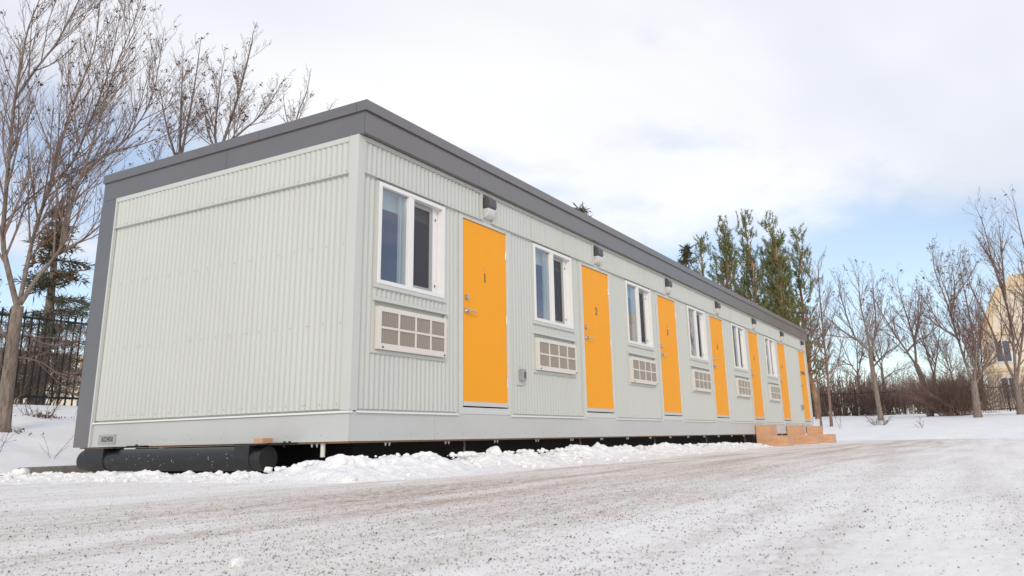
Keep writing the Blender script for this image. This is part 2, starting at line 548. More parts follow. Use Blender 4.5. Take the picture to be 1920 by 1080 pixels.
def build_verge():
    xs = np.concatenate([np.linspace(-120, -8, 30), np.linspace(-7, -2.2, 24), np.linspace(-2, 3.5, 90), np.linspace(3.7, 22, 40), np.linspace(22.3, 40, 110), np.linspace(40.6, 60, 34), np.geomspace(62, 900, 24)])
    ys = np.concatenate([-np.geomspace(500, 22, 24), np.linspace(-20, 3.6, 110), np.linspace(3.75, 11, 100), np.linspace(11.4, 20, 22), np.geomspace(22, 700, 24)])
    X, Y = np.meshgrid(xs, ys, indexing='ij')
    wob = 0.5 * fbm(X, Y, 0.5, 3, 21)
    Z = terrain_h(X + wob * 1.2, Y + wob * 0.4)
    on = np.clip((Z + 0.1) / 0.3, 0, 1)
    Z = Z + on * (0.10 * fbm(X, Y, 0.6, 3, 31) + 0.035 * fbm(X, Y, 2.6, 3, 33) + 0.012 * fbm(X, Y, 9, 2, 35))
    edge = np.exp(-((X - 25.4) / 1.0) ** 2) * (Y < 5)
    Z = Z + edge * 0.22 * np.clip(fbm(X, Y, 1.9, 3, 41) + 0.12, 0, 1)
    nx, ny = X.shape
    V = np.stack([X.ravel(), Y.ravel(), Z.ravel()], 1)
    i = np.arange(nx - 1)[:, None] * ny; j = np.arange(ny - 1)[None, :]
    F = np.stack([i + j, i + ny + j, i + ny + j + 1, i + j + 1], -1).reshape(-1, 4)
    keep = (V[F][:, :, 2].max(1) > -0.07)
    me = fast_mesh('snowy_verge', V, F[keep], M['snow'], True)
    o = mk('snowy_verge', me)
    tag(o, 'clean white snow slope rising from the lot to the iron fence', 'snow', kind='structure')
build_verge()

# ploughed bank of snow along the end wall and the long facade
PATH = [(-1.9, 6.2), (-1.35, 4.7), (-1.02, 3.4), (-0.88, 2.2), (-0.80, 1.2), (-0.75, 0.3), (-0.62, -0.35), (-0.1, -0.56), (0.8, -0.52),
        (2.2, -0.48), (4.0, -0.42), (7.0, -0.36), (10.0, -0.28), (13.25, -0.2)]
CREST = [0.10, 0.10, 0.055, 0.042, 0.040, 0.05, 0.14, 0.165, 0.14, 0.145, 0.135, 0.125, 0.105, 0.05]
OUTER = [0.9, 0.7, 0.5, 0.42, 0.40, 0.42, 0.50, 0.55, 0.55, 0.55, 0.52, 0.5, 0.42, 0.3]
def path_at(s, arr):
    d = [0.0]
    for a, b in zip(PATH, PATH[1:]): d.append(d[-1] + math.dist(a, b))
    return np.interp(s, d, arr), d[-1]
def build_bank():
    _, tot = path_at(0, CREST)
    k = 1300
    s = np.concatenate([np.linspace(0, 12, 800), np.linspace(12.015, tot, 460)])
    px = path_at(s, [p[0] for p in PATH])[0]; py = path_at(s, [p[1] for p in PATH])[0]
    ker = np.ones(31) / 31
    sm = lambda a: np.convolve(np.pad(a, 15, mode='edge'), ker, 'valid')
    px, py = sm(px), sm(py)
    dx, dy = np.gradient(px), np.gradient(py)
    ln = np.hypot(dx, dy); nx, ny = dy / ln, -dx / ln          # outward side
    # outward is the side of the camera
    sgn = np.sign(nx * (CAM.x - px) + ny * (CAM.y - py)); sgn[s > 6] = np.sign(ny[s > 6]) * -1
    nx *= sgn; ny *= sgn
    cr = path_at(s, CREST)[0]; ou = path_at(s, OUTER)[0]
    t = np.linspace(-1, 1, 64)
    Sg, Tg = np.meshgrid(s, t, indexing='ij')
    off = np.where(Tg < 0, Tg * 0.42, Tg * ou[:, None] * 1.15)
    X = px[:, None] + nx[:, None] * off; Y = py[:, None] + ny[:, None] * off
    prof = np.where(Tg < 0, 1 - np.abs(Tg) ** 2, (1 - Tg) ** 1.25)
    n_big = fbm(X, Y, 2.2, 3, 51); n_mid = fbm(X, Y, 7.5, 3, 53); n_f = fbm(X, Y, 24, 3, 55)
    # clods: cells of a voronoi-like noise give a broken, chunky surface
    cl = np.abs(fbm(X, Y, 11, 2, 57))
    Z = cr[:, None] * prof * (1 + 1.5 * n_big) + prof ** 0.5 * (0.085 * n_mid + 0.06 * n_f + 0.05 * (0.22 - cl)) - 0.004
    Z = np.where(np.abs(Tg) > 0.985, -0.02, Z)
    na, nb = X.shape
    V = np.stack([X.ravel(), Y.ravel(), Z.ravel()], 1)
    i = np.arange(na - 1)[:, None] * nb; j = np.arange(nb - 1)[None, :]
    F = np.stack([i + j, i + j + 1, i + nb + j + 1, i + nb + j], -1).reshape(-1, 4)
    o = mk('snow_bank', fast_mesh('snow_bank', V, F, M['bank'], True))
    tag(o, 'low ridge of lumpy ploughed snow along the foot of the building', 'snow bank', kind='structure')
    return s, px, py, nx, ny, cr, ou
BANK = build_bank()

import bmesh
def ico_base(sub):
    bm = bmesh.new()
    bmesh.ops.create_icosphere(bm, subdivisions=sub, radius=1.0)
    bm.verts.ensure_lookup_table()
    V = np.array([v.co[:] for v in bm.verts]); F = np.array([[v.index for v in f.verts] for f in bm.faces])
    bm.free()
    return V, F
def lump(V, seed, rough=0.35, flat=0.8):
    d = V / np.linalg.norm(V, axis=1)[:, None]
    k = 1 + rough * (fbm(d[:, 0] * 1 + d[:, 2] * 0.7 + seed * 3.1, d[:, 1] + d[:, 2] * 1.3 + seed, 1.6, 3, seed % 97) * 2.2)
    # planar facets
    r = np.random.default_rng(seed)
    P = d * k[:, None]
    for _ in range(7):
        n = r.normal(size=3); n /= np.linalg.norm(n)
        lim = r.uniform(0.62, 0.9)
        ex = np.maximum(P @ n - lim, 0)
        P = P - ex[:, None] * n * 0.9
    P[:, 2] *= flat
    return P
def build_clods():
    s, px, py, nx, ny, cr, ou = BANK
    V3, F3 = ico_base(2)
    Vs, Fs = [], []
    b = 0
    for k in range(1700):
        q = int(nrg.integers(0, len(s)))
        side = nrg.uniform(-0.5, 1.0) ** 3 if nrg.random() < 0.6 else nrg.uniform(-0.4, 1.05)
        size = 0.005 + 0.030 * nrg.random() ** 3.5
        off = side * (ou[q] if side > 0 else 0.3)
        pz = cr[q] * max(0.0, 1 - abs(side)) ** 1.2
        P = lump(V3, k, 0.4, 0.75) * size
        a = nrg.uniform(0, 6.28); c, sn = math.cos(a), math.sin(a)
        P = np.stack([P[:, 0] * c - P[:, 1] * sn, P[:, 0] * sn + P[:, 1] * c, P[:, 2]], 1)
        P += [px[q] + nx[q] * off, py[q] + ny[q] * off, pz + size * 0.35]
        Vs.append(P); Fs.append(F3 + b); b += len(P)
    o = mk('snow_clods', fast_mesh('snow_clods', np.vstack(Vs), np.vstack(Fs), M['bank'], False))
    tag(o, 'small broken clods of snow scattered over the ploughed ridge', 'snow clods', kind='stuff')
build_clods()
V4, F4 = ico_base(4)
def big_lump(name, x, y, z_, sx, sy, sz, seed, label, cat='snow lump'):
    P = lump(V4, seed, 0.45, 1.0) * [sx, sy, sz]
    P += 0.22 * max(sx, sz) * np.stack([fbm(P[:, 0] + 3, P[:, 1] + P[:, 2], 1.3 / max(sx, sz), 4, seed + q) for q in range(3)], 1)
    me = fast_mesh(name, P, F4, M['bank'], True)
    o = mk(name, me); o.location = (x, y, z_ - (0.022 if z_ > 0.02 else 0))
    tag(o, label, cat)
    return o
big_lump('snow_lump', -0.52, -0.42, 0.125, 0.13, 0.12, 0.10, 3, 'largest snow lump heaped by the corner below the white drain pipe')
big_lump('snow_lump', -0.66, -0.12, 0.085, 0.07, 0.07, 0.07, 8, 'rounded snow lump left of the tallest heap at the corner')
big_lump('snow_lump', 0.42, -0.50, 0.135, 0.125, 0.11, 0.075, 12, 'broad rounded snow lump under the facade below the first grille')
big_lump('snow_lump', 1.15, -0.46, 0.135, 0.11, 0.10, 0.055, 17, 'flattish snow lump under the first orange door, left of a pointed one')
big_lump('snow_lump', 1.62, -0.45, 0.15, 0.10, 0.085, 0.075, 23, 'pointed snow lump below the first orange door')
big_lump('snow_lump', 4.1, -0.45, 0.13, 0.10, 0.09, 0.06, 31, 'snow lump on the ridge below the second orange door')
big_lump('snow_lump', -0.84, -0.78, 0.03, 0.06, 0.06, 0.04, 37, 'small snow lump fallen at the front foot of the corner heap')
big_lump('snow_lump', -1.02, 3.0, 0.075, 0.085, 0.08, 0.055, 41, 'pointed snow lump at the left end beside the concrete kerb')
big_lump('snow_lump', -0.84, 2.35, 0.055, 0.13, 0.11, 0.035, 47, 'flat snow lump in front of the left end of the black tube')
big_lump('snow_lump', -3.91, -3.24, 0.008, 0.021, 0.017, 0.016, 53, 'small snow lump lying alone on the ice nearest the camera')

# grit: real chips on the ice near the camera
def build_grit():
    n = 130000
    base = math.atan2(fwd.y, fwd.x)
    r = 0.85 + 7.2 * nrg.random(n) ** 1.35
    th = base + nrg.uniform(-0.75, 0.75, n)
    x = CAM.x + r * np.cos(th); y = CAM.y + r * np.sin(th)
    d = fbm(x * 0.6, y * 1.2, 0.9, 4, 61) + 0.5 * fbm(x, y, 4, 3, 63)
    side = -(x - CAM.x) * math.sin(base) + (y - CAM.y) * math.cos(base)      # left positive
    lane = np.clip(1.25 - np.abs(y + 2.6 + 0.03 * x) / 1.9, 0, 1)
    cov = 0.16 + 0.60 * lane + 1.3 * d
    keep = (nrg.random(n) < np.clip(cov, 0.06, 1)) & (y < -0.95 - 0.02 * x)
    keep |= (nrg.random(n) < 0.25) & (x < -1.3) & (y > -1)
    x, y, r = x[keep], y[keep], r[keep]
    n = len(x)
    size = 0.0007 + 0.0014 * nrg.random(n) ** 2.5 + 0.0012 * (nrg.random(n) < 0.03)
    z = 0.030 * fbm(x * 0.5, y, 0.9, 3, 3) + 0.016 * fbm(x * 0.6, y, 4, 3, 7) + 0.008 * fbm(x, y, 22, 3, 9)
    O = np.array([[1, 0, 0], [0, 1, 0], [-1, 0, 0], [0, -1, 0], [0, 0, 1], [0, 0, -1]], float)
    FO = np.array([[0, 1, 4], [1, 2, 4], [2, 3, 4], [3, 0, 4], [1, 0, 5], [2, 1, 5], [3, 2, 5], [0, 3, 5]])
    a = nrg.uniform(0, 6.28, n)
    sc = nrg.uniform(0.7, 1.6, (n, 1, 3)) * size[:, None, None]
    P = O[None] * sc + nrg.normal(0, 0.25, (n, 6, 3)) * size[:, None, None]
    c, s = np.cos(a)[:, None], np.sin(a)[:, None]
    P = np.stack([P[..., 0] * c - P[..., 1] * s, P[..., 0] * s + P[..., 1] * c, P[..., 2] * 0.8], -1)
    P += np.stack([x, y, z + size * 0.4], 1)[:, None, :]
    F = (FO[None] + (np.arange(n) * 6)[:, None, None]).reshape(-1, 3)
    mi = np.repeat(nrg.choice(4, n, p=[0.14, 0.36, 0.25, 0.25]), 8)
    ms = [mat('grit_dark', (0.075, 0.06, 0.055), 0.8), mat('grit_brown', (0.24, 0.15, 0.10), 0.8), mat('grit_grey', (0.26, 0.23, 0.21), 0.8), mat('grit_tan', (0.42, 0.28, 0.18), 0.8)]
    o = mk('grit', fast_mesh('grit', P.reshape(-1, 3), F, ms, False, mi))
    tag(o, 'dark and brown grit chips strewn over the packed ice', 'grit', kind='stuff')
build_grit()

# ================================================================== BUILDING
ZB = 0.283
W, LEN, OV, OVX = 3.615, 20.36, 0.105, 0.028
PER = 2.9693
B = empty('modular_building', (0, 0, 0), 'long pale sage modular building with seven orange doors under a charcoal fascia', 'building')
def ribbed(name, u0, u1, z0, z1, face, off, m, pitch=0.068, dep=0.013, parent=B, spp=6):
    """corrugated sheet; face 'f' = facade (u is x), 'e' = end wall (u is y); off = how far the sheet stands off the wall plane"""
    g0 = np.arange(math.ceil(u0 / pitch * spp), math.floor(u1 / pitch * spp) + 1) * pitch / spp
    g0 = g0[(g0 > u0 + 1e-4) & (g0 < u1 - 1e-4)]
    u = np.concatenate([[u0], g0, [u1]]); n = len(u) - 1
    ph = 2 * np.pi * u / pitch
    d = off + dep * 0.5 * (1 + np.clip(1.35 * np.sin(ph), -1, 1))
    def ring(z):
        if face == 'f': return np.stack([u, -d, np.full_like(u, z)], 1)
        return np.stack([-d, u, np.full_like(u, z)], 1)
    V = np.vstack([ring(z0 + ZB), ring(z1 + ZB)])
    i = np.arange(n)
    F = np.stack([i, i + 1, i + 1 + n + 1, i + n + 1], 1)
    if face == 'e': F = F[:, ::-1]
    return mk(name, fast_mesh(name, V, F, m, True), parent)
def bbox(name, m, x0, x1, y0, y1, z0, z1, parent=B, bevel=0.0):
    return MB().box(x0, x1, y0, y1, z0 + ZB, z1 + ZB).build(name, m, parent, bevel=bevel)
def shadowbox(*a): return bbox(*a)

# --- shell: deck, floor, rear and far walls
bbox('floor_frame', M['edgewood'], 0.004, LEN - 0.01, 0.004, W + 0.2, -0.014, -0.001)
bbox('roof_deck', M['fascia'], 0.02, LEN, 0.02, W + 0.2, 2.79, 2.96)
bbox('rear_wall', M['fascia'], 0.02, LEN, W + 0.15, W + 0.2, 0.003, 2.785)
bbox('far_wall', M['trim'], LEN - 0.06, LEN - 0.012, 0.06, W + 0.14, 0.003, 2.785)
bbox('room_shade_wall', M['room_shade'], 0.05, LEN - 0.08, 0.9, 0.95, 0.003, 2.785)

# --- end wall: sheets about 0.9 m wide with seams
seams = [0.075, 0.475, 1.275, 2.085, 2.895, W - 0.03]
for a, b in zip(seams, seams[1:]):
    ribbed('wall_panel', a - 0.0003, b + 0.0003, 0.272, 2.435, 'e', 0.0, M['clad'])
    ribbed('upper_panel', a - 0.0003, b + 0.0003, 2.412, 2.715, 'e', 0.016, M['clad'])
bbox('end_sheathing', M['trim'], 0.012, 0.03, 0.05, W, 0.26, 2.76)
bbox('drip_flashing', M['trim'], -0.044, -0.002, 0.077, W - 0.028, 2.398, 2.408)
bbox('head_trim', M['trim'], -0.034, -0.001, 0.077, W - 0.03, 2.715, 2.764)
bbox('base_flashing', M['white'], -0.034, 0.01, -0.033, W - 0.03, 0.236, 0.254)
bbox('side_trim', M['trim'], -0.036, -0.002, W - 0.028, W - 0.004, 0.0, 2.764)
# skirt of the end wall
bbox('skirt_panel', M['skirt'], -0.012, 0.003, -0.012, W - 0.03, 0.0, 0.234)
bbox('skirt_lip', M['trim'], -0.016, -0.0125, -0.016, W - 0.03, 0.001, 0.024)
# rear charcoal band and the end fascia
bbox('rear_band', M['fascia'], -0.030, 0.30, W - 0.002, W + 0.272, 0.0, 2.70)
bbox('end_fascia', M['fascia'], -OVX, 0.02, -OV + 0.012, 1.78, 2.767, 2.985)
bbox('end_fascia', M['fascia'], -OVX, 0.02, 1.783, W + 0.262, 2.767, 2.985)
MB().prism([(W - 0.001, 2.702 + ZB), (W + 0.262, 2.702 + ZB), (W + 0.262, 2.764 + ZB), (W - 0.001, 2.764 + ZB)], 'x', -OVX, 0.3).build('band_joint', M['fascia'], B)
CAPX = OVX + 0.022
bbox('roof_cap', M['fascia'], -CAPX, 0.1, -OV + 0.1, 1.30, 2.985, 3.085)
bbox('roof_cap', M['fascia'], -CAPX, 0.1, 1.302, W + 0.272, 2.985, 3.085)
# --- facade fascia, sectioned
fs = [-OVX, 1.884] + [1.884 + 2.95 * k for k in range(1, 7)] + [LEN + 0.06]
for a, b in zip(fs, fs[1:]):
    bbox('front_fascia', M['fascia'], a + 0.0012, b - 0.0012, -OV, -OV + 0.010, 2.767, 2.985)
cs = [-CAPX, 3.02] + [3.02 + 3.05 * k for k in range(1, 6)] + [LEN + 0.075]
for a, b in zip(cs, cs[1:]):
    bbox('roof_cap', M['fascia'], a + 0.001, b - 0.001, -OV - 0.024, -OV + 0.098, 2.985, 3.085)
bbox('soffit', M['fascia'], -OVX + 0.02, LEN + 0.05, -OV + 0.011, -0.001, 2.770, 2.784)
bbox('far_fascia', M['fascia'], LEN + 0.03, LEN + 0.055, -OV + 0.012, W + 0.26, 2.767, 2.984)

# --- corner trim, an L of two legs
c = MB()
c.prism([(-0.034, -0.036), (0.062, -0.036), (0.062, -0.002), (-0.002, -0.002), (-0.002, 0.075), (-0.034, 0.075)], 'z', 0.257 + ZB, 2.766 + ZB)
c.build('corner_trim', M['trim'], B, bevel=0.002)
bbox('corner_trim', M['trim'], LEN - 0.075, LEN, -0.036, 0.06, 0.257, 2.766)

# --- skirt along the facade
sk = [-0.012, 1.211] + [1.211 + PER * k for k in range(1, 7)] + [LEN]
for k, (a, b) in enumerate(zip(sk, sk[1:])):
    bbox('skirt_panel', M['skirt'], a + (0.016 if k == 0 else 0.0015), b - 0.0015, -0.013, 0.002, 0.0, 0.252)
    bbox('skirt_lip', M['trim'], a + 0.004, b - 0.004, -0.017, -0.0135, 0.001, 0.024)

# --- facade cladding bay by bay
TOPB, BOT = 2.412, 0.272
def bay(x0, x1, win):
    """cladding between two door openings; win = x of the window's left casing edge or None"""
    if win is None:
        mid = (x0 + x1) / 2
        for a, b in ((x0, mid), (mid, x1)):
            ribbed('wall_panel', a + 0.001, b - 0.001, BOT, TOPB + 0.02, 'f', 0.0, M['clad'])
    else:
        wl, wr = win + 0.02, win + 1.09
        if wl - x0 > 1.0:
            s = x0 + (wl - x0) * 0.5
            ribbed('wall_panel', x0, s - 0.001, BOT, TOPB + 0.02, 'f', 0.0, M['clad'])
            ribbed('wall_panel', s + 0.001, wl, BOT, TOPB + 0.02, 'f', 0.0, M['clad'])
        else:
            ribbed('wall_panel', x0, wl, BOT, TOPB + 0.02, 'f', 0.0, M['clad'])
        ribbed('wall_panel', wl, wr, BOT, 0.775, 'f', 0.0, M['clad'])
        ribbed('wall_panel', wl, wr, 1.25, 1.405, 'f', 0.0, M['clad'])
        ribbed('wall_panel', wr, x1, BOT, TOPB + 0.02, 'f', 0.0, M['clad'])
    bbox('base_flashing', M['white'], x0 - (0.034 if x0 > 1 else 0.0), x1 + 0.012, -0.036, -0.014, 0.238, 0.254)
    bbox('panel_backing', M['trim'], x0, x1, 0.004, 0.012, 0.256, BOT + 0.005)
    bbox('edge_trim', M['trim'], x1 - 0.003, x1 + 0.014, -0.022, 0.0, 0.256, TOPB)
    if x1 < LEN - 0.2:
        bbox('gap_shade', M['lampgrey'], x1 + 0.0145, x1 + 0.0425, 0.008, 0.03, 0.256, TOPB)  # dark strip: shade of the open gap beside the jamb, put into its colour
    if x0 > 1:
        bbox('edge_trim', M['trim'], x0 - 0.030, x0 + 0.004, -0.020, 0.0, 0.256, TOPB)
DOORX = [1.7075 + PER * i for i in range(6)] + [19.2516]
WINX = [0.255 + PER * i for i in range(6)]
prev = 0.062
for i, dx in enumerate(DOORX):
    bay(prev, dx - 0.128, WINX[i] if i < 6 else None)
    prev = dx + 0.914 + 0.075
bay(prev, LEN - 0.075, None)

# --- upper band between the lamp boxes
LX = [d + 0.457 for d in DOORX]
edges = []
p = 0.064
for x in LX:
    edges.append((p, x - 0.142)); p = x + 0.142
edges.append((p, LEN - 0.077))
for a, b in edges:
    if b - a < 0.05: continue
    k = max(1, int(round((b - a) / 0.95)))
    for q in range(k):
        ribbed('upper_panel', a + (b - a) * q / k + 0.001, a + (b - a) * (q + 1) / k - 0.001, 2.424, 2.725, 'f', 0.016, M['clad'])
    bbox('drip_flashing', M['trim'], a, b, -0.040, -0.001, 2.414, 2.4235)
bbox('head_trim', M['trim'], 0.064, LEN - 0.077, -0.040, -0.001, 2.728, 2.766)
bbox('band_backing', M['trim'], 0.07, LEN - 0.08, 0.005, 0.015, 2.40, 2.765)

# --- doors
def make_door(i, dx, number, laundry=False):
    fr = MB()
    z0, z1 = 0.338, 2.368
    fr.box(dx - 0.085, dx - 0.004, -0.012, 0.10, 0.2535 + ZB, z1 + 0.045 + ZB)
    fr.box(dx + 0.918, dx + 0.962, -0.012, 0.10, 0.2535 + ZB, z1 + 0.045 + ZB)
    fr.box(dx - 0.004, dx + 0.918, -0.012, 0.10, z1 + 0.004 + ZB, z1 + 0.045 + ZB)
    fr.box(dx - 0.004, dx + 0.918, -0.018, 0.10, 0.2535 + ZB, 0.322 + ZB)
    f = fr.build('door_frame', M['jamb'], B, bevel=0.0015)
    dr = MB().box(0, 0.914, 0, 0.044, 0, 2.03).build('door', M['orange'], B, bevel=0.002, loc=(dx, 0.006, z0 + ZB))
    if i < 6:
        dr['label'] = 'orange door numbered %s' % number
    else:
        dr['label'] = 'orange laundry door at the far end'
    MB().box(0.006, 0.908, -0.016, -0.0005, 0.0, 0.045).build('door_sweep', M['alu'], dr)
    for hz in (0.27, 1.0, 1.77):
        h = MB().cyl((0.916, -0.006, hz - 0.05), (0.916, -0.006, hz + 0.05), 0.006, 10)
        h.box(0.900, 0.912, -0.003, -0.0004, hz - 0.05, hz + 0.05)
        h.build('hinge', M['steel'], dr, smooth=True)
    if not laundry:
        MB().cyl((0.457, -0.006, 1.54), (0.457, 0, 1.54), 0.013, 14).build('peephole', M['steel'], dr, smooth=True)
        text_obj('door_number', number, 0.15, M['darknum'], (0.457, -0.004, 1.418), (rad(90), 0, 0), dr, fatten=0.002)
        dz = 1.152
        MB().cyl((0.085, 0, dz), (0.085, -0.008, dz), 0.034, 20).cyl((0.085, -0.008, dz), (0.085, -0.030, dz), 0.030, 20, 0.024).build('deadbolt', M['steel'], dr, smooth=True)
    else:
        text_obj('door_lettering', 'LAUNDRY', 0.13, M['darknum'], (0.457, -0.004, 1.40), (rad(90), 0, 0), dr, width=0.62)
    hz = 1.005
    h = MB().cyl((0.085, 0, hz), (0.085, -0.010, hz), 0.041, 22).cyl((0.085, -0.010, hz), (0.085, -0.050, hz), 0.013, 14)
    h.tube([(0.085, -0.050, hz), (0.115, -0.056, hz), (0.20, -0.054, hz - 0.003)], 0.0115, 12)
    h.build('door_handle', M['steel'], dr, smooth=True)
for i, dx in enumerate(DOORX):
    make_door(i, dx, str(i + 1), i == 6)

# --- windows
def make_window(wx, proto):
    if proto is not None:
        c = copy_tree(proto, B); c.location.x = wx; return c
    z0, z1 = 1.40 + ZB, 2.395 + ZB
    m = MB()                                   # white vinyl frame, local x from casing edge
    def rect(x0, x1, za, zb, t, y0, y1, r=None):
        r = t if r is None else r
        m.box(x0, x0 + t, y0, y1, za, zb); m.box(x1 - r, x1, y0, y1, za, zb)
        m.box(x0 + t, x1 - r, y0, y1, za, za + t); m.box(x0 + t, x1 - r, y0, y1, zb - t, zb)
    rect(0.030, 1.085, z0 + 0.006, z1 - 0.004, 0.040, -0.034, 0.075)
    m.box(0.482, 0.562, -0.030, 0.074, z0 + 0.046, z1 - 0.044)          # mullion
    m.box(0.075, 0.482, -0.012, -0.004, z0 + 0.046, z0 + 0.052)
    f = m.build('window', M['white'], B, bevel=0.003, loc=(wx, 0, 0))
    k = MB()
    k.box(0.0, 0.029, -0.026, 0.02, z0, z1); k.box(1.086, 1.112, -0.026, 0.02, z0, z1)
    k.prism([(-0.030, z0 - 0.034), (-0.030, z0 + 0.004), (0.02, z0 + 0.004), (0.02, z0 - 0.034)], 'x', 0.0, 1.125)
    k.build('casing', M['trim'], f, bevel=0.0015)
    gl = MB().box(0.071, 0.481, 0.004, 0.010, z0 + 0.047, z1 - 0.045).build('pane', M['glass'], f)
    s = MB()
    for a, b_, c_, d in ((0.566, 0.600, z0 + 0.052, z1 - 0.050), (0.905, 0.955, z0 + 0.052, z1 - 0.050)):
        s.box(a, b_, 0.034, 0.060, c_, d)
    s.box(0.600, 0.905, 0.034, 0.060, z0 + 0.052, z0 + 0.090); s.box(0.600, 0.905, 0.034, 0.060, z1 - 0.092, z1 - 0.050)
    s.build('sliding_sash', M['sash'], f, bevel=0.002)
    MB().box(0.957, 1.040, 0.040, 0.074, z0 + 0.048, z1 - 0.046).build('screen_track', M['white'], f)
    MB().box(0.598, 0.907, 0.050, 0.054, z0 + 0.088, z1 - 0.090).build('pane', M['glass'], f)
    MB().box(0.598, 0.907, 0.040, 0.0415, z0 + 0.088, z1 - 0.090).build('insect_screen', M['screen'], f)
    bl = MB()
    bl.box(0.05, 1.06, 0.105, 0.108, z1 - 0.20, z1 + 0.02)
    bl.cyl((0.05, 0.107, z1 - 0.2), (1.06, 0.107, z1 - 0.2), 0.008, 8)
    bl.build('blind', M['blind'], f)
    MB().box(0.428, 0.450, 0.04, 0.07, z0 + 0.05, z1 - 0.05).build('jamb_liner', M['blind'], f)
    r = MB()                                       # dark sheet whose colour stands for the unlit room behind the glass
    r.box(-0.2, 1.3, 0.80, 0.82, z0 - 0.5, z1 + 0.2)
    r.build('room_shade_panel', M['room_shade'], f)
    for zz in (z0 + 0.16, z1 - 0.16):
        pass
    MB().box(1.0, 1.012, 0.034, 0.040, z1 - 0.17, z1 - 0.145).box(1.0, 1.012, 0.034, 0.040, z0 + 0.12, z0 + 0.145).build('screen_clip', M['ink'], f)
    return f
pw = None
for wx in WINX:
    pw = make_window(wx, pw) if pw is None else (make_window(wx, pw), pw)[1]

# --- air conditioner grilles
def make_grille(wx, proto):
    if proto is not None:
        c = copy_tree(proto, B); c.location.x = wx; return c
    g = MB()
    z0, z1 = 0.800 + ZB, 1.190 + ZB
    x0, x1, y = 0.022, 1.075, -0.058
    # housing sides and the front frame
    g.box(x0, x0 + 0.012, y, -0.004, z0, z1); g.box(x1 - 0.012, x1, y, -0.004, z0, z1)
    g.box(x0 + 0.012, x1 - 0.012, y, -0.004, z1 - 0.012, z1); g.box(x0 + 0.012, x1 - 0.012, y, -0.004, z0, z0 + 0.012)
    f = g.build('air_conditioner', M['cream'], B, loc=(wx, 0, 0))
    b = MB()
    xs = [x0 + 0.040, x0 + 0.295, x0 + 0.550, x0 + 0.790, x1 - 0.035]
    bar = 0.011
    b.box(x0, xs[0], y - 0.010, y, z0, z1); b.box(xs[-1], x1, y - 0.010, y, z0, z1)
    zt, zb, zm = z1 - 0.045, z0 + 0.055, (z0 + z1) / 2 + 0.004
    b.box(xs[0], xs[-1], y - 0.010, y, zt, z1); b.box(xs[0], xs[-1], y - 0.010, y, z0, zb)
    b.box(xs[0], xs[-1], y - 0.010, y, zm - bar, zm + bar)
    for x in xs[1:-1]:
        b.box(x - bar, x + bar, y - 0.010, y, zb, zm - bar); b.box(x - bar, x + bar, y - 0.010, y, zm + bar, zt)
    b.build('grille_frame', M['cream'], f, bevel=0.002)
    for q in range(4):
        for (za, zc) in ((zb, zm - bar), (zm + bar, zt)):
            a0 = xs[q] + (bar if q else 0); a1 = xs[q + 1] - (bar if q < 3 else 0)
            lo = MB().box(a0, a1, y + 0.006, y + 0.012, za, zc)
            n = int((a1 - a0) / 0.012)
            for e in range(n):
                xx = a0 + (e + 0.5) * (a1 - a0) / n
                lo.box(xx - 0.0016, xx + 0.0016, y - 0.004, y + 0.0055, za, zc)
            lo.build('louvre_panel', M['louvre'], f)
    fl = MB()                                         # sheet-metal flange set in the cladding
    fl.box(-0.02, 0.012, -0.024, 0.02, 0.765 + ZB, 1.245 + ZB); fl.box(1.095, 1.127, -0.024, 0.02, 0.765 + ZB, 1.245 + ZB)
    fl.box(0.012, 1.095, -0.024, 0.02, 0.765 + ZB, 0.797 + ZB)
    fl.prism([(-0.055, 1.240 + ZB), (-0.030, 1.278 + ZB), (0.02, 1.278 + ZB), (0.02, 1.246 + ZB), (-0.045, 1.236 + ZB)], 'x', -0.022, 1.129)
    fl.build('flange', M['trim'], f, bevel=0.0015)
    MB().box(0.013, 1.094, 0.0, 0.012, 0.798 + ZB, 1.244 + ZB).build('sleeve_back', M['trim'], f)
    sc = MB()
    for xx in (x0 + 0.06, x1 - 0.04):
        sc.cyl((xx, y - 0.010, z0 + 0.02), (xx, y - 0.020, z0 + 0.02), 0.0075, 8)
    sc.build('screws', M['ink'], f)['kind'] = 'stuff'
    return f
pg = None
for wx in WINX:
    g = make_grille(wx, pg)
    pg = pg or g

# --- wall lamps in their trimmed boxes over the doors
def make_lamp(x, proto):
    if proto is not None:
        c = copy_tree(proto, B); c.location.x = x; return c
    m = MB()
    m.box(-0.140, -0.108, -0.046, 0.0, 2.416 + ZB, 2.727 + ZB); m.box(0.108, 0.140, -0.046, 0.0, 2.416 + ZB, 2.727 + ZB)
    m.box(-0.108, 0.108, -0.014, 0.0, 2.416 + ZB, 2.727 + ZB)
    f = m.build('wall_lamp', M['trim'], B, bevel=0.0015, loc=(x, 0, 0))
    sh = MB()
    prof = [(-0.014, 2.565), (-0.100, 2.565), (-0.118, 2.585), (-0.118, 2.650), (-0.098, 2.690), (-0.060, 2.702), (-0.014, 2.702)]
    sh.prism([(a, b + ZB) for a, b in prof], 'x', -0.080, 0.080)
    sh.build('lamp_cover', M['lampgrey'], f, bevel=0.006)
    ln = MB()
    prof = [(-0.014, 2.563), (-0.104, 2.563), (-0.108, 2.530), (-0.090, 2.480), (-0.055, 2.456), (-0.014, 2.452)]
    ln.prism([(a, b + ZB) for a, b in prof], 'x', -0.074, 0.074)
    ln.build('lamp_lens', M['lens'], f, bevel=0.008)
    return f
pl = None
for x in LX:
    q = make_lamp(x, pl)
    pl = pl or q

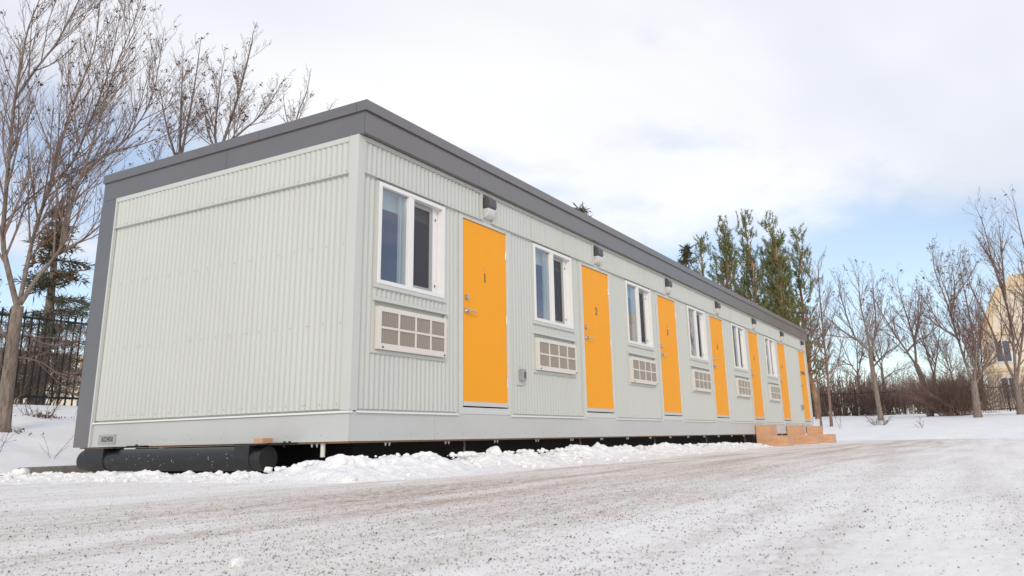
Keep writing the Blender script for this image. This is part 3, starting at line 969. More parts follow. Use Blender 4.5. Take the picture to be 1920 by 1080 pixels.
# --- outdoor outlets
for x in (2.875, 18.86):
    f = MB().box(x - 0.085, x + 0.085, -0.026, -0.004, 0.60 + ZB, 0.82 + ZB).build('outlet_plate', M['trim'], B, bevel=0.002)
    MB().box(x - 0.038, x + 0.045, -0.085, -0.0265, 0.645 + ZB, 0.785 + ZB).build('outlet_cover', M['outlet'], f, bevel=0.008)
    MB().box(x - 0.018, x + 0.025, -0.090, -0.0852, 0.675 + ZB, 0.750 + ZB).build('outlet_window', M['lampgrey'], f, bevel=0.002)

# --- screws of the cladding and skirt
sc = MB()
def screw(x, y, z, face, off):
    if face == 'e': sc.cyl((-off, y, z + ZB), (-off - 0.004, y, z + ZB), 0.0042, 6)
    else: sc.cyl((x, -off, z + ZB), (x, -off - 0.004, z + ZB), 0.0042, 6)
for zz in (0.315, 1.02, 1.74):
    y = 0.13
    while y < W - 0.06:
        screw(0, y, zz, 'e', 0.012)
        y += 0.204
    for s_ in seams[1:-1]: screw(0, s_ + 0.03, zz, 'e', 0.012)
y = 0.11
while y < W - 0.06:
    screw(0, y, 2.430, 'e', 0.028); y += 0.204
y = 0.3
while y < W - 0.2:
    screw(0, y, 0.055, 'e', 0.012); y += 0.42
x = 0.4
while x < LEN:
    screw(x, 0, 0.06, 'f', 0.013); x += 0.43
x = 0.23
while x < LEN - 0.1:
    if min(abs(x - l) for l in LX) > 0.17: screw(x, 0, 2.442, 'f', 0.028)
    x += 0.204
x = 0.16
while x < LEN - 0.1:
    if not any(d - 0.13 < x < d + 0.99 for d in DOORX): screw(x, 0, 0.315, 'f', 0.012)
    x += 0.204
o = sc.build('cladding_screws', M['screw'], B); o['kind'] = 'stuff'

# --- number plate on the end skirt
pz = MB().box(-0.0185, -0.0165, 3.175, 3.465, 0.028 + ZB, 0.126 + ZB).build('number_plate', M['plate'], B)
text_obj('plate_number', '362234550', 0.072, M['ink'], (-0.0192, 3.318, 0.077 + ZB), (rad(90), 0, rad(-90)), pz, width=0.20, depth=0.0004, fatten=0.0012)
rv = MB()
for yy in (3.185, 3.455):
    for z_ in (0.038, 0.116):
        rv.cyl((-0.0186, yy, z_ + ZB), (-0.021, yy, z_ + ZB), 0.005, 8)
rv.build('rivets', M['screw'], pz)['kind'] = 'stuff'

# --- under the floor: membrane, hitch tube, brackets, bolts, pipe and hoses
bbox('underfloor_cover', M['black'], 0.42, LEN - 0.1, 0.32, W - 0.15, -0.30, -0.016)
TX, TR, TZ = -0.15, 0.105, -0.131 + ZB
tb = MB().cyl((TX, 0.775, TZ), (TX, 3.40, TZ), TR, 40)
tube = tb.build('hitch_tube', M['tube'], B, smooth=True)
sp = MB()
for k in range(60):
    yy = rng.uniform(1.0, 3.0); an = rad(rng.uniform(150, 225))
    c0 = Vector((TX + math.cos(an) * (TR + 0.0003), yy, TZ + math.sin(an) * (TR + 0.0003)))
    dn = Vector((math.cos(an), 0, math.sin(an)))
    sp.cyl(c0, c0 + dn * 0.0006, rng.uniform(0.0015, 0.005), 6)
sp.build('salt_spots', M['tubescuff'], tube)['kind'] = 'stuff'
def bracket(y0, y1, rr):
    prof = []
    for k in range(0, 13):
        an = math.pi + math.pi * k / 12
        prof.append((TX + math.cos(an) * rr, TZ + math.sin(an) * rr))
    prof = [(TX - rr, -0.002 + ZB - 0.013)] + prof + [(TX + rr, -0.002 + ZB - 0.013)]
    n = MB(); b0 = len(n.v)
    poly = prof
    for t in (y0, y1):
        for a, c_ in poly: n.v.append((a, t, c_))
    k = len(poly)
    n.f.append(tuple(range(k))); n.f.append(tuple(k + i for i in reversed(range(k))))
    for i in range(k):
        j = (i + 1) % k
        n.f.append((i, k + i, k + j, j))
    return n.build('saddle_bracket', M['tube'], tube, bevel=0.003)
bracket(0.90, 1.085, 0.1115)
bracket(2.98, 3.30, 0.112)
MB().cyl((TX, 3.30, TZ), (TX, 3.42, TZ), 0.108, 32).build('end_cap', M['tube'], tube, smooth=True)
MB().box(-0.26, 0.02, 0.70, 1.10, -0.012 + ZB, -0.003 + ZB).box(-0.26, 0.02, 2.85, 3.32, -0.012 + ZB, -0.003 + ZB).build('mount_plate', M['tube'], tube)
MB().box(-0.23, -0.05, 0.53, 0.70, -0.012 + ZB, 0.002 + ZB).cyl((-0.12, 0.62, ZB - 0.04), (-0.12, 0.62, ZB + 0.012), 0.012, 8).cyl((-0.12, 0.56, ZB - 0.012), (-0.12, 0.56, ZB + 0.012), 0.012, 8).build('latch', M['iron'], tube)
MB().box(-0.10, -0.02, 2.62, 2.86, -0.012 + ZB, 0.006 + ZB).cyl((-0.07, 2.74, ZB + 0.0), (-0.07, 2.74, ZB + 0.018), 0.014, 8).build('latch', M['iron'], tube)
bo = MB()
for k in range(22):
    x = 0.55 + 0.93 * k
    for d in (0, 0.055):
        bo.cyl((x + d, 0.05, ZB - 0.045), (x + d, 0.05, ZB - 0.014), 0.006, 6)
        bo.cyl((x + d, 0.05, ZB - 0.030), (x + d, 0.05, ZB - 0.020), 0.012, 6)
for d in (0, 0.06):
    bo.cyl((0.05, 0.40 + d, ZB - 0.045), (0.05, 0.40 + d, ZB - 0.014), 0.006, 6)
    bo.cyl((0.05, 0.40 + d, ZB - 0.030), (0.05, 0.40 + d, ZB - 0.020), 0.012, 6)
bo.build('floor_bolts', M['bolt'], B)['kind'] = 'stuff'
dp = MB()
n = 14
dp.cyl((0.05, 0.33, ZB - 0.014), (0.05, 0.33, ZB - 0.128), 0.021, 14, cap=False)
dp.cyl((0.05, 0.33, ZB - 0.128), (0.05, 0.33, ZB - 0.014), 0.017, 14, cap=False)
dp.build('drain_pipe', M['pvc'], B, smooth=True)
for k in range(5):
    x = 1.86 + 2.75 * k
    pts = [(x + 0.02, 0.10, ZB - 0.014), (x + 0.02, 0.09, ZB - 0.06), (x - 0.005, 0.08, ZB - 0.12), (x - 0.05, 0.07, ZB - 0.19), (x - 0.10, 0.07, ZB - 0.27)]
    MB().tube(pts, 0.011, 8).build('hose', M['hose'], B, smooth=True)
ys_ = MB()
ys_.box(0.03, 0.035, 3.50, 3.58, 0.08, ZB - 0.016)
ys_.prism([(3.50, 0.083), (3.58, 0.083), (3.66, -0.01), (3.60, -0.015)], 'x', 0.02, 0.026)
ys_.build('tie_strap', M['yellow'], B)
MB().box(-0.02, 0.0, 2.40, 2.46, ZB - 0.05, ZB - 0.016).build('cable_tie', M['green'], B)

# wood block on the right bracket
o = MB().box(-0.12, 0.0, -0.055, 0.055, 0, 0.045).build('wood_block', M['ply'], None, bevel=0.003, loc=(-0.10, 0.84, ZB - 0.0025))
tag(o, 'short offcut of brown lumber lying on the tube bracket', 'wood block')

# ================================================================== STEPS
def steps(x, label, first=None):
    if first is not None:
        c = copy_tree(first); c.location.x = x; c['label'] = label; return c
    t = empty('wooden_steps', (x, 0, 0), label, 'steps', 'plywood steps below the far doors')
    wd = 0.64
    h1, h2, d1, d2, d0 = 0.475, 0.238, 0.355, 0.70, 0.03
    out_ = [(-d0, 0.0), (-d0, h1 - 0.019), (-d1 + 0.001, h1 - 0.019), (-d1 + 0.001, h2), (-d1 - 0.02, h2 - 0.0195), (-d2 + 0.019, h2 - 0.0195), (-d2 + 0.019, 0.0)]
    out_ = [(-d0, 0.0), (-d0, h1 - 0.0195), (-d1 + 0.0195, h1 - 0.0195), (-d1 + 0.0195, h2 - 0.0195), (-d2 + 0.0195, h2 - 0.0195), (-d2 + 0.0195, 0.0)]
    for a in (0.0, wd - 0.018):
        MB().prism(out_, 'x', a, a + 0.018).build('side_panel', M['ply'], t)
    MB().box(0, wd, -d1 - 0.006, -d0, h1 - 0.019, h1).build('tread', M['ply'], t, bevel=0.002)
    MB().box(0, wd, -d2 - 0.006, -d1 - 0.0005, h2 - 0.019, h2).build('tread', M['ply'], t, bevel=0.002)
    MB().box(0, wd, -d1, -d1 + 0.019, h2 - 0.018, h1 - 0.0195).build('riser', M['ply'], t)
    MB().box(0, wd, -d2, -d2 + 0.019, 0.0, h2 - 0.0195).build('riser', M['ply'], t)
    return t
st = steps(13.45, 'plywood two-step stair below the fifth orange door, nearest of the three')
steps(16.65, 'plywood two-step stair below the sixth orange door, middle of the three', st)
steps(19.25, 'plywood two-step stair below the laundry door, farthest of the three', st)

# kerb
k = MB().box(0, 2.1, -0.075, 0.075, -0.1, 0.12)
o = k.build('concrete_kerb', M['kerb'], None, bevel=0.02, loc=(-0.28, 4.36, -0.03))
o.rotation_euler = (0, 0, 0.12)
tag(o, 'low stub of weathered concrete kerb half buried in snow', 'kerb')

# ================================================================== FENCES
def fence_run(name, p0, p1, zbase, label, spacing, height, post_every, detail):
    d = Vector((p1[0] - p0[0], p1[1] - p0[1], 0)); ln = d.length; d.normalize()
    ang = math.atan2(d.y, d.x)
    t = empty(name, (p0[0], p0[1], 0), label, 'fence', None, ang)
    npan = max(1, int(ln / post_every))
    pl_ = ln / npan
    zs = [zbase(p0[0] + d.x * pl_ * k, p0[1] + d.y * pl_ * k) for k in range(npan + 1)]
    post = MB()
    post.box(-0.045, 0.045, -0.045, 0.045, -0.2, height + 0.20)
    post.box(-0.052, 0.052, -0.052, 0.052, height + 0.20, height + 0.225)
    pme = None
    for k in range(npan + 1):
        if pme is None:
            o = post.build('post', M['iron'], t); pme = o.data
        else:
            o = mk('post', pme, t)
        o.location = (pl_ * k, 0, zs[k])
    pk = MB()
    w_ = 0.011
    pk.box(-w_, w_, -w_, w_, -0.02, height + 0.06)
    pk.prism([(-0.024, height + 0.06), (0.024, height + 0.06), (0.0, height + 0.15)], 'y', -0.006, 0.006)
    kme = None
    for k in range(npan):
        za = (zs[k] + zs[k + 1]) / 2
        for hz in (0.12, height):
            MB().box(0.047, pl_ - 0.047, -0.020, 0.020, hz - 0.02, hz + 0.02).build('rail', M['iron'], t, loc=(pl_ * k, 0, za))
        n = int(round(pl_ / spacing))
        for q in range(1, n):
            if kme is None:
                o = pk.build('picket', M['iron'], t); kme = o.data
            else:
                o = mk('picket', kme, t)
            o.location = (pl_ * k + pl_ * q / n, 0, za)
    return t
gz = lambda x, y: ground_z(x, y) + 0.03
fence_run('iron_fence', (-2.9, 10.4), (4.7, 10.4), gz, 'black iron picket fence at the left behind the big bare tree', 0.132, 1.55, 2.5, True)
fence_run('iron_fence', (47.5, 10.4), (47.5, -19.0), gz, 'black iron picket fence along the snowy rise at the right', 0.135, 1.32, 2.45, False)

# ================================================================== TREES
TREE = {"A":[[[0.97,7.23,0.55],[0.94,7.24,1.03],[0.94,7.25,1.41],[0.93,7.25,1.86],[0.93,7.25,2.28]],[[0.93,7.25,2.26],[0.75,7.34,2.86],[0.66,7.38,3.24],[0.62,7.4,3.86],[0.59,7.42,4.55],[0.56,7.43,5.26],[0.57,7.43,5.94],[0.59,7.42,6.52],[0.69,7.37,7.18],[0.73,7.35,7.87]],[[0.56,7.43,5.45],[0.74,7.34,5.99],[0.95,7.24,6.53],[1.14,7.14,7.34],[1.23,7.09,7.86]],[[0.94,7.24,2.32],[0.96,7.23,2.82],[0.99,7.22,3.33],[1.04,7.19,3.8],[1.12,7.15,4.21],[1.33,7.03,4.7],[1.47,6.96,5.38],[1.62,6.87,6.29],[1.67,6.84,7.0],[1.7,6.82,7.83]],[[1.06,7.18,3.9],[1.13,7.14,4.48],[1.19,7.12,5.18],[1.29,7.06,5.81],[1.4,7.0,6.48],[1.4,7.0,7.12],[1.38,7.01,7.81]],[[0.95,7.24,2.31],[1.1,7.16,2.73],[1.27,7.07,3.06],[1.35,7.03,3.37],[1.37,7.01,3.94],[1.46,6.96,4.46],[1.54,6.91,5.11],[1.65,6.85,6.0],[1.82,6.75,6.94],[1.93,6.68,7.8]],[[1.43,6.98,4.33],[1.65,6.85,4.72],[1.9,6.7,5.08],[2.2,6.5,5.98],[2.28,6.45,7.39]],[[1.29,7.05,3.1],[1.53,6.92,3.32],[1.75,6.79,3.6],[1.97,6.66,4.02]],[[0.93,7.25,1.97],[1.03,7.2,1.96],[1.26,7.07,1.8],[1.46,6.96,1.79],[1.6,6.88,1.88],[1.69,6.83,1.96]],[[0.96,7.23,1.56],[1.13,7.14,1.55],[1.33,7.04,1.48],[1.49,6.95,1.34],[1.72,6.81,1.27]],[[0.91,7.26,1.78],[0.7,7.36,2.07],[0.54,7.44,2.52]],[[0.89,7.27,1.4],[0.71,7.36,1.55],[0.46,7.48,1.76]]],"t2":[[[3.7,7.29,2.8],[3.56,7.39,4.34],[3.46,7.46,5.46]],[[3.46,7.46,5.46],[3.42,7.49,6.35],[3.37,7.53,7.59]],[[3.48,7.45,5.35],[3.57,7.38,6.64],[3.61,7.36,7.58]],[[3.48,7.45,5.15],[3.24,7.61,5.93],[3.11,7.7,6.54]],[[3.52,7.42,4.95],[3.22,7.63,5.1],[3.06,7.73,5.69]]],"t3":[[[4.25,6.86,2.83],[4.09,6.99,4.41],[3.99,7.07,5.54]],[[3.99,7.06,5.52],[3.92,7.12,5.95],[3.92,7.12,6.85],[3.96,7.09,7.74]],[[3.99,7.06,5.52],[4.18,6.91,6.62],[4.32,6.8,7.74],[4.34,6.79,8.04]],[[4.01,7.05,5.43],[4.17,6.92,5.85],[4.56,6.6,6.44],[4.8,6.38,7.14]],[[4.0,7.05,5.43],[3.81,7.2,6.04],[3.72,7.27,6.67]]],"t4":[[[7.39,8.07,3.4],[7.24,8.21,5.36],[7.13,8.32,7.16]],[[7.13,8.32,7.14],[7.08,8.37,7.66],[7.21,8.24,8.28],[7.26,8.19,8.76]],[[7.15,8.3,6.97],[7.46,8.0,7.61],[7.66,7.79,8.3]],[[7.14,8.31,7.03],[6.94,8.49,7.47],[6.84,8.59,8.06]]],"d1":[[[32.53,-0.57,0.82],[32.53,-0.53,1.95],[32.52,-0.49,3.21],[32.52,-0.52,3.78]],[[32.52,-0.5,3.67],[32.46,0.01,4.29],[32.43,0.24,5.14],[32.41,0.39,6.11],[32.41,0.45,7.22]],[[32.52,-0.52,3.78],[32.52,-0.43,4.85],[32.51,-0.35,6.05],[32.52,-0.44,7.55]],[[32.52,-0.51,3.55],[32.56,-0.86,4.82],[32.57,-0.94,6.36],[32.57,-0.94,6.96]],[[32.52,-0.5,2.98],[32.58,-1.08,3.52],[32.62,-1.53,3.72]],[[32.46,0.01,4.24],[32.35,0.83,4.82]]],"d2":[[[36.69,-2.25,0.98],[36.68,-2.14,2.45],[36.67,-1.96,3.3]],[[36.67,-1.99,3.15],[36.65,-1.74,3.74],[36.61,-1.2,4.88],[36.57,-0.73,6.03],[36.55,-0.56,6.6]],[[36.67,-1.96,3.3],[36.67,-2.02,4.48],[36.66,-1.87,5.59],[36.65,-1.72,6.59],[36.65,-1.65,7.68]],[[36.67,-2.01,4.41],[36.7,-2.43,5.65],[36.71,-2.65,6.79]],[[36.65,-1.63,3.93],[36.68,-2.15,4.4],[36.72,-2.75,4.65]]],"d3":[[[32.76,-4.22,0.69],[32.76,-4.24,1.61],[32.76,-4.27,2.21]],[[32.76,-4.28,2.1],[32.76,-4.14,2.63],[32.75,-3.93,4.05],[32.75,-3.73,5.63],[32.74,-3.47,7.04],[32.74,-3.53,8.06]],[[32.76,-4.27,2.06],[32.76,-4.51,3.45],[32.76,-4.5,5.17],[32.76,-4.46,6.53],[32.76,-4.43,7.86]],[[32.75,-3.93,4.05],[32.73,-3.24,4.6],[32.71,-2.78,5.12]],[[32.76,-4.24,2.0],[32.76,-4.84,2.94],[32.76,-5.2,3.79]],[[32.75,-3.83,5.03],[32.76,-4.12,6.15],[32.76,-4.15,7.31]]],"d4":[[[34.75,-5.78,0.9],[34.75,-5.8,1.79],[34.75,-5.78,2.28]],[[34.75,-5.78,2.28],[34.76,-5.44,3.54],[34.76,-5.13,4.96],[34.76,-4.74,6.41],[34.76,-4.6,7.62]],[[34.75,-5.81,2.23],[34.74,-5.98,4.08],[34.74,-5.94,5.68],[34.75,-5.73,7.23],[34.75,-5.63,8.9],[34.76,-5.43,9.86]],[[34.74,-5.94,5.68],[34.74,-6.07,7.18],[34.73,-6.25,9.47]],[[34.75,-5.81,2.12],[34.73,-6.28,3.89],[34.71,-6.74,5.69],[34.71,-6.81,7.8]]],"d5":[[[33.68,-7.32,0.83],[33.68,-7.37,1.78],[33.68,-7.34,2.63]],[[33.68,-7.33,2.58],[33.69,-7.2,4.6],[33.7,-6.99,6.88],[33.7,-6.9,8.76],[33.71,-6.87,9.85]],[[33.68,-7.34,2.63],[33.64,-7.88,5.41],[33.63,-8.0,7.88]],[[33.69,-7.2,4.6],[33.72,-6.69,5.55],[33.73,-6.28,6.05]]],"birch":[[[30.28,1.11,0.85],[30.29,1.03,2.7],[30.3,1.01,4.05],[30.3,0.98,5.53],[30.31,0.93,6.81],[30.32,0.87,7.52]]],"sap":[[[28.25,1.15,0.72],[28.25,1.13,1.75],[28.25,1.1,2.8],[28.26,1.05,3.86]]]}
class Wood:
    """collects branch polylines and turns them into tapered tubes"""
    def __init__(s): s.p = {}; s.q = []
    def add(s, pts, r0, r1):
        s.p.setdefault(len(pts), []).append((pts, r0, r1))
    def mesh(s, name, m, smooth=True):
        Vs, Fs, b = [], [], 0
        for k, lst in s.p.items():
            for big in (0, 1, 2):
                sel = [e for e in lst if (0 if e[1] > 0.03 else 1 if e[1] > 0.009 else 2) == big]
                if not sel: continue
                n = (8, 5, 3)[big]
                P = np.array([e[0] for e in sel], float)                    # (N,k,3)
                N_ = len(P)
                R = np.array([[e[1] + (e[2] - e[1]) * i / (k - 1) for i in range(k)] for e in sel])
                d = P[:, -1] - P[:, 0]
                d /= np.linalg.norm(d, axis=1)[:, None] + 1e-9
                ref = np.where(np.abs(d[:, 2:3]) < 0.9, [[0, 0, 1.0]], [[1.0, 0, 0]])
                a = np.cross(d, ref); a /= np.linalg.norm(a, axis=1)[:, None] + 1e-9
                c = np.cross(d, a)
                th = np.arange(n) * 2 * np.pi / n
                ring = a[:, None, :] * np.cos(th)[None, :, None] + c[:, None, :] * np.sin(th)[None, :, None]     # (N,n,3)
                V = P[:, :, None, :] + ring[:, None, :, :] * R[:, :, None, None]
                V = V.reshape(-1, 3)
                base = (np.arange(N_) * k * n)[:, None, None] + (np.arange(k - 1) * n)[None, :, None]
                j = np.arange(n)[None, None, :]; jn = (j + 1) % n
                F = np.stack([base + j, base + jn, base + n + jn, base + n + j], -1).reshape(-1, 4)
                Vs.append(V); Fs.append(F + b); b += len(V)
        return fast_mesh(name, np.vstack(Vs), np.vstack(Fs), m, smooth)

def bend_line(p, d, length, n, r_, up_, wander, rg):
    pts = [p]
    st_ = length / (n - 1)
    d = d.normalized()
    for i in range(n - 1):
        d = (d + Vector((rg.gauss(0, wander), rg.gauss(0, wander), rg.gauss(0, wander) + up_))).normalized()
        pts.append(pts[-1] + d * st_)
    return pts
def twigs(W_, pts, r0, r1, level, maxl, rg, spacing, lenf, seeds, seed_p, up_=0.10, start=0.12, minr=0.003):
    """side branches along a polyline"""
    segs = [(a, b) for a, b in zip(pts, pts[1:])]
    tot = sum((b - a).length for a, b in segs)
    s_ = tot * start + rg.uniform(0, spacing); k = 0
    while s_ < tot:
        q = s_; 
        for a, b in segs:
            l = (b - a).length
            if q <= l or (a, b) == segs[-1]:
                f = min(1, q / l); break
            q -= l
        pos = a.lerp(b, f); d = (b - a).normalized()
        fr = s_ / tot
        side = Vector((rg.gauss(0, 1), rg.gauss(0, 1), rg.gauss(0, 0.5)))
        side = (side - d * side.dot(d)).normalized()
        ang = rad(rg.uniform(24, 44))
        nd = d * math.cos(ang) + side * math.sin(ang)
        length = lenf * (1.15 - 0.75 * fr) * rg.uniform(0.55, 1.25)
        rr = max(minr, min((r0 + (r1 - r0) * fr) * 0.55, length * 0.011))
        np_ = 5 if level < 2 else 4
        br = bend_line(pos, nd, length, np_, rr, up_, 0.065, rg)
        W_.add([tuple(v) for v in br], rr, max(minr * 0.7, rr * 0.35))
        if level < maxl:
            twigs(W_, br, rr, rr * 0.4, level + 1, maxl, rg, spacing * 0.8, length * 0.46, seeds, seed_p, up_, 0.15, minr)
        if rg.random() < seed_p and level >= 1:
            seeds.append((br[-1] if rg.random() < 0.6 else br[2], rg.uniform(0.6, 1.3)))
        s_ += spacing * rg.uniform(0.6, 1.4)
        k += 1
def seed_mesh(name, seeds, size, rg, per=5):
    n = len(seeds) * per
    P = np.repeat(np.array([tuple(s_[0]) for s_ in seeds]), per, 0)
    sc = np.repeat(np.array([s_[1] for s_ in seeds]), per) * size
    g = np.random.default_rng(rg.randrange(1 << 30))
    P = P + g.normal(0, 1, (n, 3)) * sc[:, None] * 0.9 - [0, 0, size * 0.6]
    T = g.normal(0, 1, (n, 4, 3)) * sc[:, None, None] * 0.55
    V = (P[:, None, :] + T).reshape(-1, 3)
    F = (np.array([[0, 1, 2], [0, 3, 1], [1, 3, 2], [2, 3, 0]])[None] + (np.arange(n) * 4)[:, None, None]).reshape(-1, 3)
    return fast_mesh(name, V, F, M['seed'])
def smooth_poly(pts, per=3):
    """Catmull-Rom through the points"""
    P = [Vector(p) for p in pts]
    P = [P[0] * 2 - P[1]] + P + [P[-1] * 2 - P[-2]]
    o = []
    for i in range(1, len(P) - 2):
        for k in range(per):
            t = k / per
            o.append(0.5 * ((2 * P[i]) + (P[i + 1] - P[i - 1]) * t + (2 * P[i - 1] - 5 * P[i] + 4 * P[i + 1] - P[i + 2]) * t * t + (3 * P[i] - P[i - 1] - 3 * P[i + 1] + P[i + 2]) * t ** 3))
    o.append(P[-2])
    return o
def bare_tree(key, r_trunk, r_limb, label, group, spacing, lenf, maxl, seed_p, bark, twig, seed, depth_amp, minr, seed_size=0.035, up_=0.10, skip=0):
    rg = random.Random(seed)
    limbs = TREE[key]
    base = Vector(limbs[0][0])
    gzv = ground_z(base.x, base.y)
    t = empty('bare_tree', (base.x, base.y, gzv), label, 'tree', group)
    wood, tw, seeds = Wood(), Wood(), []
    away = Vector((base.x - CAM.x, base.y - CAM.y, 0)).normalized()
    for i, lim in enumerate(limbs):
        P = [Vector(p) - Vector((base.x, base.y, gzv)) for p in lim]
        if i == 0:
            P[0].z = -0.15
            r0, r1 = r_trunk, r_trunk * (0.8 if len(limbs) > 1 else 0.25)
        else:
            amp = depth_amp * rg.uniform(-1, 1)
            L0 = len(P)
            for k in range(L0):
                P[k] = P[k] + away * amp * (k / max(1, L0 - 1)) ** 1.2
            r0 = r_limb * (1.0 if i < 3 or key != 'A' else 0.8)
            if key == 'A' and i in (2, 4, 6, 7): r0 = r_limb * 0.55
            if key == 'A' and i >= 8: r0 = r_limb * 0.38
            r1 = minr * 1.6
        Q = smooth_poly(P, 3)
        if i == 0:                                       # root flare
            n = len(Q)
            for k in range(n - 1):
                f0, f1 = k / (n - 1), (k + 1) / (n - 1)
                ra = r0 + (r1 - r0) * f0; rb = r0 + (r1 - r0) * f1
                if k == 0: ra *= 1.35
                wood.add([tuple(Q[k]), tuple(Q[k] * 0.5 + Q[k + 1] * 0.5), tuple(Q[k + 1] + (Q[k + 1] - Q[k]) * 0.06)], ra, rb)
        else:
            wood.add([tuple(v) for v in Q], r0, r1)
        if i > 0 or len(limbs) == 1:
            twigs(tw, Q, r0, r1, 0, maxl, rg, spacing, lenf, seeds, seed_p, up_, 0.10 if i else 0.25, minr)
    mk('trunk', wood.mesh('trunk', bark), t)
    mk('crown', tw.mesh('crown', twig), t)
    if seeds:
        mk('seed_clusters', seed_mesh('seed_clusters', seeds, seed_size, rg), t)['kind'] = 'stuff'
    return t
G1 = 'bare trees on the snow slope behind the building'
G2 = 'bare trees along the right snow verge'
bare_tree('A', 0.10, 0.043, 'largest bare tree at the left edge, forked low with seed clusters', G1, 0.122, 1.4, 2, 0.06, M['bark'], M['twig'], 3, 0.7, 0.0024, 0.020, up_=0.17)
bare_tree('t2', 0.10, 0.028, 'bare treetop rising over the left part of the roof edge', G1, 0.09, 0.75, 2, 0.10, M['bark'], M['twig'], 5, 0.5, 0.0024, 0.019)
bare_tree('t3', 0.10, 0.030, 'bare treetop with dense seed clusters above the middle of the end roof edge', G1, 0.09, 0.85, 2, 0.11, M['bark'], M['twig'], 6, 0.5, 0.0024, 0.019)
bare_tree('t4', 0.08, 0.022, 'small bare treetop peeking above the roof near the building corner', G1, 0.10, 0.7, 2, 0.02, M['bark'], M['twig'], 7, 0.4, 0.003, 0.02)
bare_tree('d1', 0.105, 0.048, 'leaning bare tree on the right verge, forked like a Y', G2, 0.22, 1.9, 2, 0.08, M['bark'], M['twigfar'], 8, 1.2, 0.0045, 0.036)
bare_tree('d2', 0.14, 0.060, 'bare tree on the right verge leaning left beside the big bush', G2, 0.20, 2.0, 2, 0.12, M['bark'], M['twigfar'], 9, 1.2, 0.004, 0.036)
bare_tree('d3', 0.15, 0.060, 'tall bare tree standing at the right end of the big bush', G2, 0.20, 2.1, 2, 0.12, M['bark'], M['twigfar'], 10, 1.4, 0.004, 0.036)
bare_tree('d4', 0.14, 0.062, 'tallest bare tree in front of the tan building', G2, 0.24, 2.1, 2, 0.05, M['bark'], M['twigfar'], 12, 1.4, 0.004, 0.036)
bare_tree('d5', 0.14, 0.06, 'bare tree whose branch tips reach in at the right edge', G2, 0.26, 2.0, 2, 0.03, M['bark'], M['twigfar'], 13, 1.2, 0.004, 0.036)
bare_tree('birch', 0.055, 0.03, 'slender straight reddish tree just past the far end of the building', G2, 0.15, 2.1, 1, 0.02, M['birchbark'], M['twigfar'], 14, 0.5, 0.006, 0.04, up_=0.12)
bare_tree('sap', 0.045, 0.02, 'thin pale sapling close beside the far corner of the building', G2, 0.30, 0.6, 1, 0.0, M['brushgrey'], M['twigfar'], 15, 0.3, 0.005)
# more of the same row carries on beyond the frame (the windows mirror it)
def copy_tree_to(src, x, y, rz, label, sc=1.0):
    c = copy_tree(src); c.location = (x, y, ground_z(x, y)); c.rotation_euler = (0, 0, rz); c.scale = (sc, sc, sc); c['label'] = label
    return c
row = [o for o in S.objects if o.name.startswith('bare_tree') and o.parent is None and o.get('group') == G2]
for k, (x, y, rz, sc, lb) in enumerate([(53, 1.2, 0.7, 1.0, 'bare tree behind the right fence above the wide brown bush'), (56, -1.5, 2.1, 1.05, 'bare tree behind the right fence between the two leaning trees'),
                         (55, -4.4, 4.0, 0.95, 'bare tree behind the fence just left of the tan building'), (58, 3.4, 5.2, 1.05, 'bare tree behind the fence nearest the far end of the building'),
                         (54.5, -2.9, 1.2, 0.8, 'shorter bare tree behind the fence over the large round bush')]):
    copy_tree_to(row[k % 3], x, y, rz, lb, sc)
for k, (x, y) in enumerate([(36, -14.5), (35, -19), (37, -24), (34, -29)]):
    copy_tree_to(row[k % 4], x, y, 1.3 + k, 'bare tree of the right verge seen only mirrored in the windows')['group'] = 'bare trees mirrored in the windows'

# conifers
def needle_tufts(centres, dirs, size, rg, per, width):
    n = len(centres) * per
    g = np.random.default_rng(rg.randrange(1 << 30))
    C = np.repeat(np.array([tuple(c) for c in centres]), per, 0)
    D = np.repeat(np.array([tuple(d) for d in dirs]), per, 0)
    sz = np.repeat(np.array(size), per)
    v = D * 0.75 + g.normal(0, 0.62, (n, 3)); v /= np.linalg.norm(v, axis=1)[:, None]
    st_ = C + D * (g.uniform(-0.9, 0.5, n) * sz)[:, None]
    side = np.cross(v, g.normal(0, 1, (n, 3))); side /= np.linalg.norm(side, axis=1)[:, None] + 1e-9
    ln = (sz * g.uniform(0.6, 1.2, n))[:, None]
    wd = width * (sz * g.uniform(0.7, 1.3, n))[:, None]
    V = np.stack([st_ - side * wd * 0.5, st_ + v * ln * 0.45 + side * wd, st_ + v * ln, st_ + v * ln * 0.45 - side * wd], 1).reshape(-1, 3)
    F = (np.array([[0, 1, 2, 3]])[None] + (np.arange(n) * 4)[:, None, None]).reshape(-1, 4)
    return V, F
def brush_tufts(centres, dirs, size, rg, per):
    """bottle-brush shoots: short needles set all along an upturned shoot"""
    n = len(centres) * per
    g = np.random.default_rng(rg.randrange(1 << 30))
    C = np.repeat(np.array([tuple(c) for c in centres]), per, 0)
    D = np.repeat(np.array([tuple(d) for d in dirs]), per, 0)
    sz = np.repeat(np.array(size), per)
    u = g.random(n)
    v = D * 0.75 + g.normal(0, 0.55, (n, 3)); v /= np.linalg.norm(v, axis=1)[:, None]
    st_ = C + D * ((u - 0.35) * 1.25 * sz)[:, None]
    side = np.cross(v, g.normal(0, 1, (n, 3))); side /= np.linalg.norm(side, axis=1)[:, None] + 1e-9
    ln = (g.uniform(0.11, 0.19, n) * (1.15 - 0.4 * u))[:, None]
    wd = 0.013
    V = np.stack([st_ - side * wd, st_ + side * wd, st_ + v * ln + side * wd * 0.5, st_ + v * ln - side * wd * 0.5], 1).reshape(-1, 3)
    F = (np.array([[0, 1, 2, 3]])[None] + (np.arange(n) * 4)[:, None, None]).reshape(-1, 4)
    return V, F
